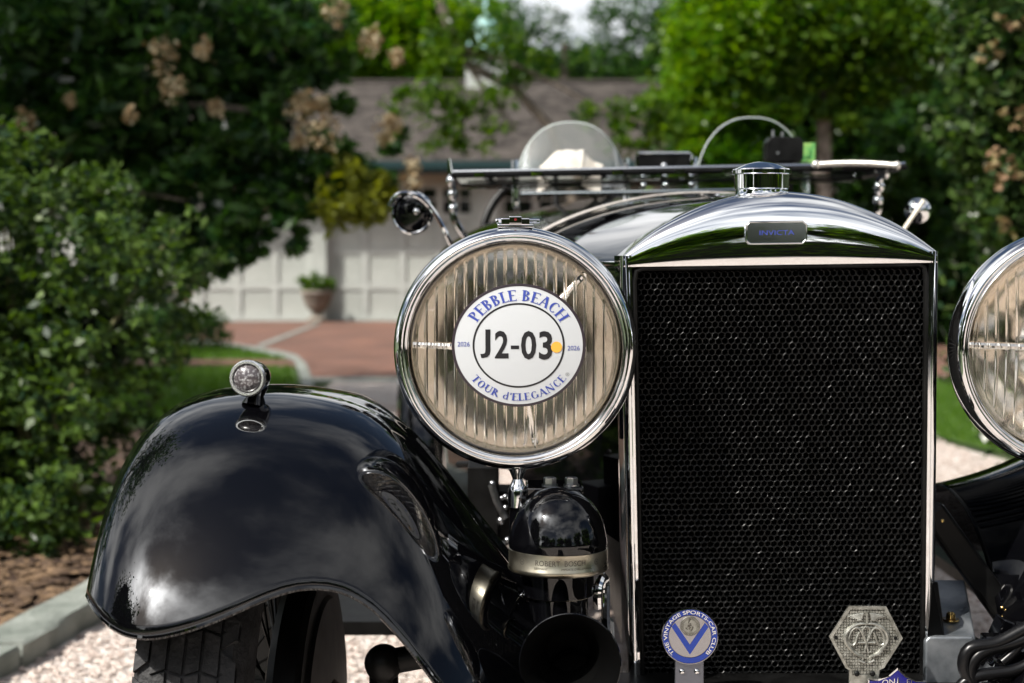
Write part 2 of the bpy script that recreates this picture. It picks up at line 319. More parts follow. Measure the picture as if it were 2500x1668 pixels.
def strip(name, A, B, z, m): b = MB(); n_ = len(A); b.add([(x, y, z) for x, y in A]+[(x, y, z) for x, y in B], [(i, i+1, n_+i+1, n_+i) for i in range(n_-1)]); return structure(b.build(name, m, smooth=False))
strip('sett_border', inn, out_, .010, GRANITE)
strip('sett_edge', [(out_[-4][0]+.03, 12.62), (10, 12.62)], [(out_[-4][0]+.03, 13.02), (10, 13.02)], .008, GRANITE)
strip('sett_path', [g5(770, 791), g5(625, 846)], [g5(784, 791), g5(640, 849)], .012, GRANITE)
lw = [(x-.02, y) for x, y in inn]; sheet('lawn_far_side', lw+[(-1.5, 8.9), (-14, 8.9)], .004, TURF)
pa, pb = ground(300, 880*.94).y, ground(300, 897*.94).y
sheet('brick_path', [(-1.95, pa), (-14, pa), (-14, pb), (-1.8, pb)], .008, BRICK)
sheet('lawn_near_side', [(2.62, 12.6), (2.38, 10.5), (2.38, 8.6), (2.55, 7.75), (3.0, 6.8), (4.1, 5.7), (9, 3.6), (14, 4), (14, 12.6)], .004, TURF)
sheet('planting_bed', [(-1.5, 2.0), (-1.34, 3.4), (-1.2, 4.3), (-1.13, 5.2), (-1.17, 7), (-1.35, 8.9), (-9, 8.9), (-9, 2.0)][::-1], .03, SOIL)
# kerb stones
kerb = structure(link('kerb', MB().box((-1.25, 6.2, -.06), (.1, 10, .1)).mesh('kerb', GRANITE)))
y = 1.2; kx = [(-1.5, 1), (-1.31, 3), (-1.21, 3.69), (-1.13, 4.23), (-1.06, 5.2), (-1.1, 7), (-1.27, 9), (-1.44, 11.2), (-1.47, 12.4)]
i = 0
while y < 10.6:
    L = random.uniform(.55, .95); x0 = float(np.interp(y+L/2, [k[1] for k in kx], [k[0] for k in kx])); sl_ = (np.interp(y+L, [k[1] for k in kx], [k[0] for k in kx])-np.interp(y, [k[1] for k in kx], [k[0] for k in kx]))/L
    b = MB()
    def kf(u, v, L=L, i=i):
        a = v*4; p = [(0, -.04), (0, .052), (.010, .062), (.13, .064), (.14, .0)]; j = min(int(a), 3); q = a-j
        px = p[j][0]*(1-q)+p[j+1][0]*q; pz = p[j][1]*(1-q)+p[j+1][1]*q
        n = .006*math.sin(u*9+i*3.1+v*5)+.004*math.sin(u*23+i)
        return (-px+n, (u-.5)*(L-.012), pz+n*.7)
    b.grid(kf, 12, 9); e0 = [j for j in range(9)]; b.add([b.v[j] for j in e0], [tuple(range(9))]); b.add([b.v[11*9+j] for j in e0], [tuple(range(9))[::-1]])
    o = b.build('kerb_stone', GRANITE, kerb, ang=50); o.location = (x0, y+L/2, random.uniform(-.008, .006)); o.rotation_euler.z = -math.atan(sl_)+random.uniform(-.012, .012)
    y += L; i += 1
# loose pebbles and bark
def pebbles(n, pos, smin, smax, flat, seed):
    r = np.random.default_rng(seed); base = np.array([[1, 0, 0], [-1, 0, 0], [0, 1, 0], [0, -1, 0], [0, 0, 1], [0, 0, -1]], float)
    ed = [(0, 2), (2, 1), (1, 3), (3, 0), (0, 4), (2, 4), (1, 4), (3, 4), (0, 5), (2, 5), (1, 5), (3, 5)]
    V0 = np.concatenate([base]+[((base[a]+base[b_])/np.linalg.norm(base[a]+base[b_]))[None] for a, b_ in ed])
    idx = {tuple(sorted(e)): 6+k for k, e in enumerate(ed)}; F0 = []
    for t in (4, 5):
        for a, b_ in ((0, 2), (2, 1), (1, 3), (3, 0)):
            x, yy, z = a, b_, t; m1, m2, m3 = idx[tuple(sorted((x, yy)))], idx[tuple(sorted((yy, z)))], idx[tuple(sorted((x, z)))]
            F0 += [(x, m1, m3), (m1, yy, m2), (m3, m2, z), (m1, m2, m3)]
    F0 = np.array(F0); s = r.uniform(smin, smax, (n, 1, 1))*np.stack([r.uniform(.7, 1.3, n), r.uniform(.6, 1.1, n), r.uniform(flat*.7, flat*1.3, n)], 1)[:, None, :]
    V = V0[None]*(1+r.uniform(-.22, .22, (n, 18, 1)))*s
    a = r.uniform(0, 2*PI, n); t = r.uniform(-.4, .4, n); c, sn = np.cos(a), np.sin(a)
    V = np.stack([V[..., 0], V[..., 1], V[..., 2]+V[..., 0]*np.tan(t)[:, None]*.6], -1)
    V = np.stack([V[..., 0]*c[:, None]-V[..., 1]*sn[:, None], V[..., 0]*sn[:, None]+V[..., 1]*c[:, None], V[..., 2]], -1)+pos[:, None, :]
    F = F0[None]+(np.arange(n)*18)[:, None, None]
    return V.reshape(-1, 3), F.reshape(-1, 3)
n = 34000; Y = 2.6+8*RNG.random(n)**1.5; P = np.stack([RNG.uniform(-1.30, 2.35, n), Y, np.full(n, .004)], 1); P = P[P[:, 0] > np.interp(P[:, 1], [k_[1] for k_ in kx], [k_[0] for k_ in kx])+.01]; n = len(P)
V, F = pebbles(n, P, .005, .0115, .7, 3)
tag(link('loose_gravel', fastmesh('loose_gravel', V, F, PEBBLE, True)), 'pale pinkish gravel stones loose on the drive', 'gravel', kind='stuff')
n = 9000; P = np.stack([RNG.uniform(-2.9, -1.16, n), RNG.uniform(3.0, 6.5, n), .035+RNG.random(n)*.02], 1); P = P[P[:, 0] < np.interp(P[:, 1], [k_[1] for k_ in kx], [k_[0] for k_ in kx])-.13]; n = len(P)
V, F = pebbles(n, P, .008, .028, .28, 4)
tag(link('bark_mulch', fastmesh('bark_mulch', V, F, CHIP, False)), 'brown bark mulch in the bed under the holly hedge', 'mulch', kind='stuff')
def blades(n, P, h, wd, seed):
    r = np.random.default_rng(seed); a = r.uniform(0, 2*PI, n); d = np.stack([np.cos(a), np.sin(a), 0*a], 1)*wd; lean = np.stack([r.normal(0, .4, n), r.normal(0, .4, n), np.ones(n)], 1)*(h*r.uniform(.6, 1.2, n))[:, None]
    V = np.stack([P-d, P+d, P+lean], 1).reshape(-1, 3); return V, np.arange(3*n).reshape(-1, 3)
n = 60000; q = RNG.random((n*2, 2)); X = 2.35+q[:, 0]*4.5; Y = 7.0+q[:, 1]*5.6; k = (X > np.interp(Y, [6.8, 7.75, 8.6, 10.5, 12.6], [3.0, 2.55, 2.38, 2.38, 2.62])); P = np.stack([X, Y, 0*X+.004], 1)[k][:n]
V, F = blades(len(P), P, .05, .0035, 5)
tag(link('lawn_grass', fastmesh('lawn_grass', V, F, GRASS)), 'short bright grass of the lawn to the right of the radiator', 'grass', kind='stuff')
n = 50000; X = RNG.uniform(-6, -1.4, n); Y = RNG.uniform(9.5, 19, n); ip = sorted([(p[0], p[1]) for p in inn]); k = ((Y < pb-.05) | (Y > pa+.05)) & (X < np.interp(Y, [p[1] for p in inn[::-1]], [p[0] for p in inn[::-1]])-.05); P = np.stack([X, Y, 0*X+.004], 1)[k]
V, F = blades(len(P), P, .05, .005, 6)
tag(link('lawn_grass', fastmesh('lawn_grass', V, F, GRASS)), 'short shaded grass of the lawn beside the brick path, left', 'grass', kind='stuff')

# ------------------------------------------------------------------ garage
GY = 24.6
gar = thing('garage', 'long white garage with three panelled doors and brown shingle roof', 'garage', (0, GY, 0), wp=True)
GX0, GX1 = -9.0, 2.75
doors = [(-5.52, -3.16), (-2.92, -.55), (-.22, 2.15)]; DH = 2.2; WH = 2.56
b = MB(); xs = [GX0]+[q for d in doors for q in d]+[GX1]
for k in range(0, len(xs), 2): b.box(((xs[k]+xs[k+1])/2, GY+.15, WH/2), (xs[k+1]-xs[k], .3, WH))
for d in doors: b.box(((d[0]+d[1])/2, GY+.15, (DH+WH)/2), (d[1]-d[0], .3, WH-DH))
b.box((GX0+.1, GY+3.4, WH/2), (.2, 6.2, WH)); b.box((GX1-.1, GY+3.4, WH/2), (.2, 6.2, WH)); b.box(((GX0+GX1)/2, GY+6.6, WH/2), (GX1-GX0, .2, WH))
for gx in (GX0+.1, GX1-.1): b.prism([(0.05, 0), (6.65, 0), (3.35, 1.5)], (gx-.1, GY, WH), (0, 1, 0), (0, 0, 1), (.2, 0, 0))
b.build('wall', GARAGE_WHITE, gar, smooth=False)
pm = MB().box((0, 0, 0), (.47, .02, .44)).mesh('panel', GARAGE_WHITE, False); pn = MB().box((0, 0, 0), (.215, .008, .215)).mesh('pane', PANE, False)
for d in doors:
    cx = (d[0]+d[1])/2; W = d[1]-d[0]; cw = W/4; rh = DH/4; b = MB(); yb = GY+.2
    for k in range(5): b.box((d[0]+min(max(k*cw, .05), W-.05), yb, DH/2), (.1, .05, DH))
    for k in range(5): b.box((cx, yb+.002, min(max(k*rh, .05), DH-.05)), (W, .045, .1))
    for k in range(4):
        b.box((d[0]+(k+.5)*cw, yb, 3.5*rh), (.03, .03, rh-.1)); b.box((d[0]+(k+.5)*cw, yb+.001, 3.5*rh), (cw-.1, .028, .03))
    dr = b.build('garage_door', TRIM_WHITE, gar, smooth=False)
    for k in range(4):
        for j in range(3):
            o = link('panel', pm, dr); o.location = (d[0]+(k+.5)*cw, yb+.012, (j+.5)*rh)
        for sx in (-1, 1):
            for sz in (-1, 1):
                o = link('pane', pn, dr); o.location = (d[0]+(k+.5)*cw+sx*.125, yb+.006, 3.5*rh+sz*.115)
# roof : slope of individual shingle courses
EAV = GY-.45; RY = GY+3.35; EZ = 2.46; RZ = 4.10
b = MB(); sl2 = math.hypot(RY-EAV, RZ-EZ)
b.prism([(EAV, EZ), (RY, RZ), (2*RY-EAV, EZ), (2*RY-EAV, EZ-.1), (RY, RZ-.1), (EAV, EZ-.1)], (GX0-.2, 0, 0), (0, 1, 0), (0, 0, 1), (GX1-GX0+.4, 0, 0))
roof = b.build('roof', SHINGLE, gar, smooth=False)
ux = Vector((0, (RY-EAV)/sl2, (RZ-EZ)/sl2)); nn = Vector((0, -ux.z, ux.y)); V = []; F = []
cH = .125; rows = int(sl2/cH); r = np.random.default_rng(11)
for k in range(rows+1):
    x = GX0-.22-r.random()*.15
    while x < GX1+.2:
        wd = r.uniform(.12, .26); o = len(V); x1 = min(x+wd-.006, GX1+.22); s0 = k*cH-.01; s1 = s0+cH*1.5; lift = .022+r.uniform(0, .008)
        if s1 > sl2: s1 = sl2
        base = Vector((0, EAV, EZ))
        for xx, s_, l_ in ((x, s0, lift), (x1, s0, lift), (x1, s1, .006), (x, s1, .006)): V.append(base+ux*s_+nn*l_+Vector((xx, 0, 0)))
        for xx in (x, x1): V.append(base+ux*s0+nn*.002+Vector((xx, 0, 0)))
        F += [(o, o+1, o+2, o+3), (o+4, o+5, o+1, o)]; x += wd
o = link('shingles', fastmesh('shingles', np.array(V), np.array(F), SHINGLE), roof); o['kind'] = 'stuff'
MB().box(((GX0+GX1)/2, RY, RZ+.03), (GX1-GX0+.44, .22, .05)).build('ridge_cap', SHINGLE, roof, smooth=False)
MB().box(((GX0+GX1)/2, EAV-.06, EZ-.03), (GX1-GX0+.44, .1, .12)).box(((GX0+GX1)/2, EAV+.02, EZ-.12), (GX1-GX0+.42, .05, .1)).build('gutter', TEAL, gar, smooth=False)
MB().box(((GX0+GX1)/2, EAV+.26, EZ-.14), (GX1-GX0+.38, .42, .03)).build('soffit', TAN, gar, smooth=False)
cx, cyy = -.46, RY
b = MB().box((cx, cyy, RZ+.02), (.7, .7, .5)).box((cx, cyy, RZ+.29), (.78, .78, .05))
for sx in (-1, 1):
    for sy in (-1, 1): b.box((cx+sx*.25, cyy+sy*.25, RZ+.39), (.08, .08, .16))
b.box((cx, cyy, RZ+.5), (.66, .66, .06)); cup = b.build('cupola', TRIM_WHITE, gar, smooth=False)
MB().box((cx, cyy, RZ+.39), (.44, .44, .15)).build('louvre', TEAL, cup, smooth=False)
MB().lathe([(.42, RZ+.53), (.36, RZ+.6), (.31, RZ+.72), (.26, RZ+.9), (.2, RZ+1.04), (.12, RZ+1.14), (.05, RZ+1.19), (.03, RZ+1.3), (.06, RZ+1.34), (.03, RZ+1.39), (0.01, RZ+1.7)], (cx, cyy, 0), n=8).build('copper_roof', COPPER, cup, ang=20)
# urn planter
pl = thing('urn_planter', 'stone urn planter full of green leaves between two garage doors', 'planter', (-3.02, GY-.35, 0))
MB().lathe([(.0, 0), (.15, 0), (.15, .06), (.08, .1), (.08, .16), (.14, .2), (.2, .3), (.24, .44), (.26, .46), (.25, .5), (.2, .5), (.18, .44), (0, .42)], n=24).build('urn', noisy(mat('cast_stone', (.2, .17, .14), .8), (.12, .1, .08), (.26, .23, .19), 8, 5), pl)

# ------------------------------------------------------------------ foliage
def leaves(P, size, seed, up=.5, asp=.42, nrm=None):
    r = np.random.default_rng(seed); n = len(P)
    d = r.normal(size=(n, 3)); d[:, 2] = d[:, 2]*.7-.15; d /= np.linalg.norm(d, axis=1)[:, None]
    u = r.normal(size=(n, 3)); u[:, 2] += up*2; u -= d*(u*d).sum(1)[:, None]; u /= np.linalg.norm(u, axis=1)[:, None]; s = np.cross(d, u)
    L = (size*r.uniform(.6, 1.3, n))[:, None]
    V = np.stack([P-d*L*.5, P+s*L*asp*.5+u*L*.08-d*L*.06, P+d*L*.5, P-s*L*asp*.5+u*L*.08-d*L*.06], 1).reshape(-1, 3)
    return V, np.arange(4*n).reshape(-1, 4)
def clumpy(blobs, n, nclump, seed, shell=.55, cr=.22):
    """sample leaf positions: clumps scattered in ellipsoid blobs ((cx,cy,cz),(rx,ry,rz))"""
    r = np.random.default_rng(seed); vol = np.array([b_[1][0]*b_[1][1]*b_[1][2] for b_ in blobs])**.75; vol /= vol.sum(); out = []
    for (c, rad), f in zip(blobs, vol):
        m = max(3, int(nclump*f)); d = r.normal(size=(m, 3)); d /= np.linalg.norm(d, axis=1)[:, None]
        k = (shell+(1-shell)*r.random(m)**.7)[:, None]; C = np.array(c)+d*k*np.array(rad)
        j = r.integers(0, m, int(n*f)); cs = cr*min(rad)*r.uniform(.5, 1.4, m)
        out.append(C[j]+np.clip(r.normal(size=(len(j), 3)), -1.9, 1.9)*cs[j][:, None]*np.array([1, 1, .75]))
    return np.concatenate(out)
def crown(parent, blobs, n, nc, size, m, seed, name='crown', asp=.42, shell=.55, cr=.22, up=.5):
    P = clumpy(blobs, n, nc, seed, shell, cr); V, F = leaves(P, size, seed+1, up, asp); return link(name, fastmesh(name, V, F, m), parent)
def trunk(parent, paths, m=BARK, name='trunk'):
    b = MB()
    for pth, r0, r1 in paths:
        q = spline(pth, 10); b.tube(q, list(np.linspace(r0, r1, 10)), 8)
    return b.build(name, m, parent)
def rel(p, base): return (p[0]-base[0], p[1]-base[1], p[2]-base[2])
crown(pl, [((0, 0, .62), (.28, .25, .14)), ((.12, -.1, .6), (.18, .15, .1)), ((-.15, -.05, .56), (.15, .15, .12))], 1300, 50, .08, LF_MID, 20, 'leaves')
# --- holly hedge, near left
bs = (-2.0, 5.84, 0)
hd = thing('holly_hedge', 'dark glossy holly hedge with red berries at the left edge', 'hedge', bs)
blobs = []; core = MB()
r = np.random.default_rng(31)
for x in np.arange(-1.35, .86, .2):
    for z in np.arange(.04, 1.25, .17):
        lim = .5 if z < .65 else (.80 if z > .72 else .66)
        if x > lim: continue
        top = 1.16+.08*math.sin(x*5+1)+.05*math.sin(x*11)
        if z > top: continue
        for yy in (-.62, -.1):
            c_ = (x+r.uniform(-.1, .1), yy+r.uniform(-.14, .14)+.15*z, z+r.uniform(-.07, .07)); blobs.append((c_, (r.uniform(.15, .24), r.uniform(.18, .26), r.uniform(.13, .2))))
        if x < lim-.2 and z < top-.25: core.ball((x, .02+.1*z, z-.02), (.13, .24, .12), 8, 6)
for x in np.arange(-1.35, .55, .16): blobs.append(((x+r.uniform(-.06, .06), -.78+r.uniform(-.1, .08), r.uniform(.06, .2)), (.17, .16, .12)))
for x, z in ((-.9, 1.28), (-.35, 1.32), (.15, 1.25), (.55, 1.22), (.62, 1.12), (-.6, 1.25), (-1.2, 1.32), (-.1, 1.27)): blobs.append(((x, -.3, z), (r.uniform(.1, .16), .16, r.uniform(.09, .14))))
crown(hd, blobs, 66000, 2700, .043, LF_HOLLY, 32, 'foliage', .55, .5, .2, .2)
core.build('dark_core', mat('hedge_inner', (.008, .012, .006), .95, 0, .1), hd)  # solid dark core blocks see-through, inner shade put into its colour
b = MB(); r = np.random.default_rng(33)
for k in range(14):
    x = r.uniform(-1.2, .6); b.tube([(x, r.uniform(-.5, .2), 0), (x+r.normal()*.05, r.uniform(-.6, 0), .45), (x+r.normal()*.15, r.uniform(-.7, 0), 1.1)], [.016, .012, .005], 6)
b.build('stems', noisy(mat('green_stem', (.12, .13, .05), .8), (.08, .09, .03), (.17, .16, .07), 20), hd)
P = clumpy(blobs[-8:]+blobs[:20], 40, 60, 34, .8, .15); V, F = pebbles(len(P), P, .005, .008, 1, 35)
o = link('berries', fastmesh('berries', V, F, LF_RED, True), hd); o['kind'] = 'stuff'
# --- flowering tree, mid left
bs = (-3.3, 10.2, 0)
ft = thing('flowering_tree', 'dark leaved tree with dried cream blossom heads, branches hanging before garage', 'tree', bs)
fl = lambda x, y, Y: rel(at(x, y, Y), bs)
blobs = []
for x, y, Y, s in [(80, 60, 10, .62), (250, 60, 10.2, .62), (420, 90, 10.2, .6), (560, 60, 10, .55), (680, 60, 10.2, .38), (120, 230, 10, .55), (300, 260, 10, .55), (480, 240, 10, .5), (620, 200, 10, .4), (560, 360, 9.8, .42), (420, 380, 10, .45), (650, 330, 9.8, .34), (720, 380, 9.7, .3), (780, 410, 9.7, .26), (840, 380, 9.6, .22), (600, 470, 9.6, .3), (520, 520, 9.8, .3), (680, 470, 9.6, .2), (740, 130, 10.2, .25), (30, 400, 10.4, .6), (250, 400, 10.6, .6), (400, 540, 10.3, .4), (830, 460, 9.6, .17), (880, 320, 9.7, .16), (800, 250, 10, .14), (330, 620, 10.6, .4)]:
    blobs.append((tuple(fl(x, y, Y)), (s, s*1.2, s*.72)))
for x, y in [(470, 600), (560, 570), (620, 550), (690, 545), (540, 600), (430, 620)]: blobs.append((tuple(fl(x, y, 9.6)), (.2, .2, .09)))
crown(ft, blobs, 27000, 1000, .125, LF_DARK, 41, 'crown', .36, .2, .2, .1)
trunk(ft, [([(0, 0, 0), (.1, .1, .8), (.05, 0, 1.6), (.2, -.2, 2.6)], .08, .04), ([(.05, 0, 1.2), (.5, -.2, 1.7), (1.3, -.4, 1.95), (2.1, -.5, 1.8)], .05, .012), ([(-.1, .1, 0), (-.4, .2, 1.2), (-.9, 0, 2.5)], .07, .03), ([(.1, 0, 1.0), (.6, -.4, 1.4), (1.3, -.6, 1.35)], .04, .01)])
hb = [(370, 125, .16), (395, 205, .13), (470, 115, .1), (690, 265, .16), (745, 305, .15), (700, 235, .1), (880, 300, .12), (905, 285, .08), (55, 280, .1), (495, 250, .08), (945, 400, .12), (425, 670, .12), (735, 240, .09), (160, 230, .06), (770, 20, .14), (850, 90, .12), (910, 130, .08), (300, 265, .06), (690, 330, .08)]
for k, (x, y, s) in enumerate(hb):
    c = fl(x, y, 9.35); P = clumpy([(tuple(c), (s*.55, s*.5, s*.75))], 170, 20, 60+k, .35, .3); V, F = leaves(P, .028, 70+k, .5, .8); link('blossom_head', fastmesh('blossom_head', V, F, LF_PETAL), ft)['kind'] = 'stuff'
crown(ft, [(tuple(fl(800, 450, 9.4)), (.22, .2, .2)), (tuple(fl(860, 440, 9.4)), (.13, .1, .12)), (tuple(fl(840, 500, 9.4)), (.12, .1, .08))], 900, 60, .085, LF_YEL, 90, 'yellow_leaves', .4)
# --- low dark shrub by lawn
bs = tuple(ground(400, 800)); sh = thing('clipped_shrub', 'low clipped dark shrub at the lawn edge before the garage', 'shrub', bs)
crown(sh, [((0, 0, .22), (.55, .5, .25)), ((.35, .1, .2), (.3, .3, .2)), ((-.4, .2, .25), (.4, .4, .3)), ((-1.0, .3, .3), (.5, .5, .35))], 7000, 400, .06, LF_DARK, 101, 'foliage', .5, .3)
MB().tube([(0, 0, 0), (.05, 0, .2)], .03).build('stem', BARK, sh)
# --- climber column, far right
bs = (2.55, 6.9, 0)
iv = thing('flowering_climber', 'tall leafy climber with faded pink blossoms at right edge', 'climber', bs)
fl = lambda x, y, Y: rel(at(x, y, Y), bs); blobs = []
for x, y, s in [(2310, 30, .3), (2270, 110, .2), (2330, 150, .28), (2300, 240, .26), (2290, 330, .22), (2340, 330, .24), (2310, 420, .22), (2345, 480, .22), (2300, 500, .14), (2420, 100, .4), (2420, 350, .4), (2430, 560, .4), (2230, 30, .16), (2420, 800, .4), (2480, 1000, .4)]:
    blobs.append((tuple(fl(x, y, 6.9)), (s, s*1.1, s*1.2)))
crown(iv, blobs, 15000, 600, .06, LF_IVY, 111, 'foliage', .6, .35, .2)
crown(iv, [(tuple(fl(x, y, 6.65)), (.06, .05, .06)) for x, y in [(2330, 40), (2330, 270), (2300, 370), (2320, 410), (2320, 520), (2270, 120)]], 230, 40, .035, LF_PINK, 115, 'blossoms', .8)
trunk(iv, [([(.2, 0, 0), (.15, 0, 1), (.2, 0, 2.4)], .035, .02), ([(.3, .1, 0), (.35, 0, 1.2), (.1, 0, 2.2)], .03, .012)], name='stem')
# --- bright tree, mid right
bs = (3.0, 17.0, 0)
br_ = thing('lime_green_tree', 'bright lime green tree with forked grey trunk right of the garage', 'tree', bs)
fl = lambda x, y, Y: rel(at(x, y, Y), bs); blobs = []
for x, y, s in [(1640, 130, .5), (1620, 220, .45), (1600, 290, .35), (1680, 60, .6), (1780, 40, .7), (1900, 30, .7), (2010, 60, .6), (2090, 60, .5), (1690, 260, .4), (1660, 340, .35), (1740, 160, .5), (2060, 140, .45), (1960, 130, .4), (1780, 260, .3), (2130, 90, .35), (1990, 20, .5), (1620, 60, .4), (1730, 340, .35), (1580, 180, .25), (1610, 360, .3), (1650, 400, .3), (1700, 380, .3), (1590, 240, .25), (1750, 250, .35), (1830, 160, .4), (1900, 180, .35), (2000, 200, .3), (1930, 260, .25)]:
    blobs.append((tuple(fl(x, y, 16.5)), (s, s, s*.8)))
_lx = fl(1715, 100, 16.5)[0]; crown(br_, [q_ for q_ in blobs if q_[0][0] < _lx or q_[0][2] > 4.0], 22000, 620, .11, LF_LIME, 121, 'crown', .4, .3, .24); crown(br_, [q_ for q_ in blobs if q_[0][0] >= _lx], 15000, 420, .12, LF_MID, 122, 'shade_coloured_crown', .4, .3, .26)  # darker leaf colour stands in for shade on the crown's right side
trunk(br_, [([(.3, -.3, 0), (.32, -.3, 1.8), (.3, -.3, 2.9)], .09, .07), ([(.3, -.3, 2.6), (.55, -.3, 3.1), (.7, -.3, 4)], .055, .035), ([(.3, -.3, 2.7), (.15, -.3, 3.3), (.1, -.3, 4.2)], .055, .035)], noisy(mat('grey_bark', (.2, .17, .14), .9), (.13, .11, .09), (.26, .22, .19), 12, 6, None, .4, 40))
# --- dark hedge behind lawn, right
bs = (5.2, 18.5, 0)
dh = thing('yew_hedge', 'tall dark evergreen hedge behind the lawn at right', 'hedge', bs)
fl = lambda x, y, Y: rel(at(x, y, Y), bs); blobs = []; r = np.random.default_rng(130)
for x in range(1640, 2460, 70):
    for y in range(150, 800, 80):
        p = at(x+r.uniform(-30, 30), y+r.uniform(-20, 20), 18.4+r.uniform(-.3, .6)); blobs.append((tuple(rel(p, bs)), (.42, .4, .42)))
crown(dh, blobs, 36000, 1100, .13, LF_DARK, 131, 'foliage', .4, .4, .26)
MB().grid(lambda u, v: (-3.3+u*8, .55, v*3.9), 2, 2).add([(-3.3, .7, 0), (4.7, .7, 0), (4.7, .7, 3.9), (-3.3, .7, 3.9)], [(0, 1, 2, 3)]).build('dark_core', mat('twig_mass', (.012, .014, .008), .95), dh, smooth=False)  # dark sheets stand in for the shade deep in the hedge
# --- trees behind the garage and over its roof
def bgtree(name, label, bs, bl, n, nc, size, m, seed, tr):
    t = thing(name, label, 'tree', bs, 'trees around the garage'); crown(t, [(tuple(rel(at(*q[:3]), bs)), (q[3], q[3], q[3]*.75)) for q in bl], n, nc, size, m, seed, shell=.3, cr=.26); trunk(t, [([(0, 0, 0), (.05, 0, tr*.5), (.1, 0, tr)], .18, .08)]); return t
bgtree('broadleaf_tree', 'pale yellow green tree behind garage, left of the copper cupola', (-3.0, 33, 0), [(x, y, 33, s) for x, y, s in [(800, 60, 1.2), (880, 120, 1.1), (960, 60, 1.2), (900, 30, 1.2), (1000, 140, .9), (1040, 80, .9), (780, 160, 1.0), (970, 190, .8), (850, 190, .8), (700, 80, 1.3), (1080, 30, .8), (1090, 150, .8)]], 26000, 700, .2, LF_LIME, 141, 4.5)
bgtree('broadleaf_tree', 'mid green tree behind garage roof, right of the copper cupola', (1.5, 34, 0), [(x, y, 34, s) for x, y, s in [(1180, 180, .9), (1260, 190, .9), (1340, 170, .8), (1420, 190, .7), (1500, 180, .8), (1560, 130, .7), (1600, 200, .9), (1130, 120, .5)]], 15000, 450, .2, LF_MID, 151, 4.5)
bgtree('broadleaf_tree', 'thin leaved tree with sky glinting through above the roof ridge', (.9, 29.5, 0), [(x, y, 29.5, s) for x, y, s in [(1240, 60, .55), (1280, 120, .5), (1420, 60, .6), (1480, 110, .6), (1540, 70, .6), (1440, 150, .5), (1370, 160, .45), (1330, 175, .4), (1500, 20, .6), (1180, 120, .45), (1560, 150, .5), (1230, 170, .4), (1390, 10, .35), (1150, 30, .5), (1400, 110, .4), (1180, 70, .4), (1520, 150, .4)]], 7500, 700, .12, LF_DARK, 161, 5)
# overhanging branch in front of roof
bs = (-.6, 15.6, 0)
ob = thing('overhanging_tree', 'slender tree with sparse dark leaves crossing the garage roof', 'tree', bs, 'trees around the garage')
fl = lambda x, y, Y: rel(at(x, y, Y), bs)
crown(ob, [(tuple(fl(x, y, 15.4)), (s, s, s*.6)) for x, y, s in [(1000, 220, .3), (1060, 240, .25), (1120, 230, .28), (1020, 290, .25), (1090, 330, .22), (1130, 300, .2), (1340, 260, .22), (1400, 270, .2), (1460, 280, .3), (1500, 240, .3), (1540, 300, .28), (1430, 330, .22), (1080, 60, .35), (1150, 100, .3), (1180, 150, .3), (940, 240, .25), (1500, 330, .2), (1040, 110, .3), (1000, 340, .16)]], 3300, 200, .1, LF_MID, 171, shell=.2, cr=.4)
trunk(ob, [([fl(1005, -60, 15.5), fl(1030, 60, 15.5), fl(1060, 110, 15.5), fl(1075, 150, 15.5)], .06, .045), ([fl(1075, 150, 15.5), fl(1130, 230, 15.4), fl(1180, 290, 15.3)], .03, .01), ([fl(1060, 110, 15.5), fl(1250, 180, 15.4), fl(1400, 260, 15.4), fl(1520, 290, 15.3)], .03, .008), ([tuple(rel(ground(1330, 860), bs)), fl(1330, 600, 15.5), fl(1300, 380, 15.5), fl(1215, 230, 15.5), fl(1075, 150, 15.5)], .06, .045)])
# side masses that close the view left and right and behind the camera (seen mirrored in the chrome and paint)
CROWN_DARK = noisy(mat('crown_dark_fill', (.012, .02, .008), .95, 0, .1), (.008, .014, .006), (.02, .035, .01), 3, 5)  # crown filling with the shade between leaves put into its colour
def simple_tree(loc, h, rad, m, seed, label, n=5200, size=.22, cat='tree', core=True):
    t = thing('broadleaf_tree', label, cat, loc, 'trees round the drive'); r = np.random.default_rng(seed); bl = []
    for k in range(13):
        a = r.uniform(0, 2*PI); q = r.uniform(.1, .75)*rad; bl.append(((q*math.cos(a), q*math.sin(a), h*r.uniform(.22, .86)), (rad*r.uniform(.4, .6),)*2+(h*.17,)))
    crown(t, bl, n, 260, size, m, seed, shell=.3, cr=.3); ib = MB(); core and ([ib.ball(q_[0], [w_*.72 for w_ in q_[1]], 10, 7) for q_ in bl], ib.build('dark_fill', CROWN_DARK, t)); trunk(t, [([(0, 0, 0), (.1, 0, h*.3), (0, .1, h*.7)], .16, .06)]); return t  # dark balls added so crowns mirror as solid silhouettes
simple_tree((-7.2, 12.8, 0), 5.0, 2.4, LF_DARK, 201, 'large dark tree beyond the flowering tree at the far left', 14000)
simple_tree((-8.0, 36, 0), 9, 3.4, LF_MID, 202, 'tall tree behind the left end of the garage', 12000)
simple_tree((8.3, 20.5, 0), 8, 3.0, LF_DARK, 203, 'tall green tree rising behind the yew hedge', 12000)
simple_tree((5.6, 24, 0), 8.5, 2.8, LF_MID, 204, 'green tree between the garage and yew hedge', 12000)
simple_tree((-8.2, -1.6, 0), 7.5, 2.6, LF_DARK, 205, 'tall dense tree left of the car, mirrored in the wing', 16000, .26)
simple_tree((-5.9, 7.9, 0), 8, 2.3, LF_DARK, 206, 'tall tree left of the picture, shading the flowering tree', 4200, .26, core=False)
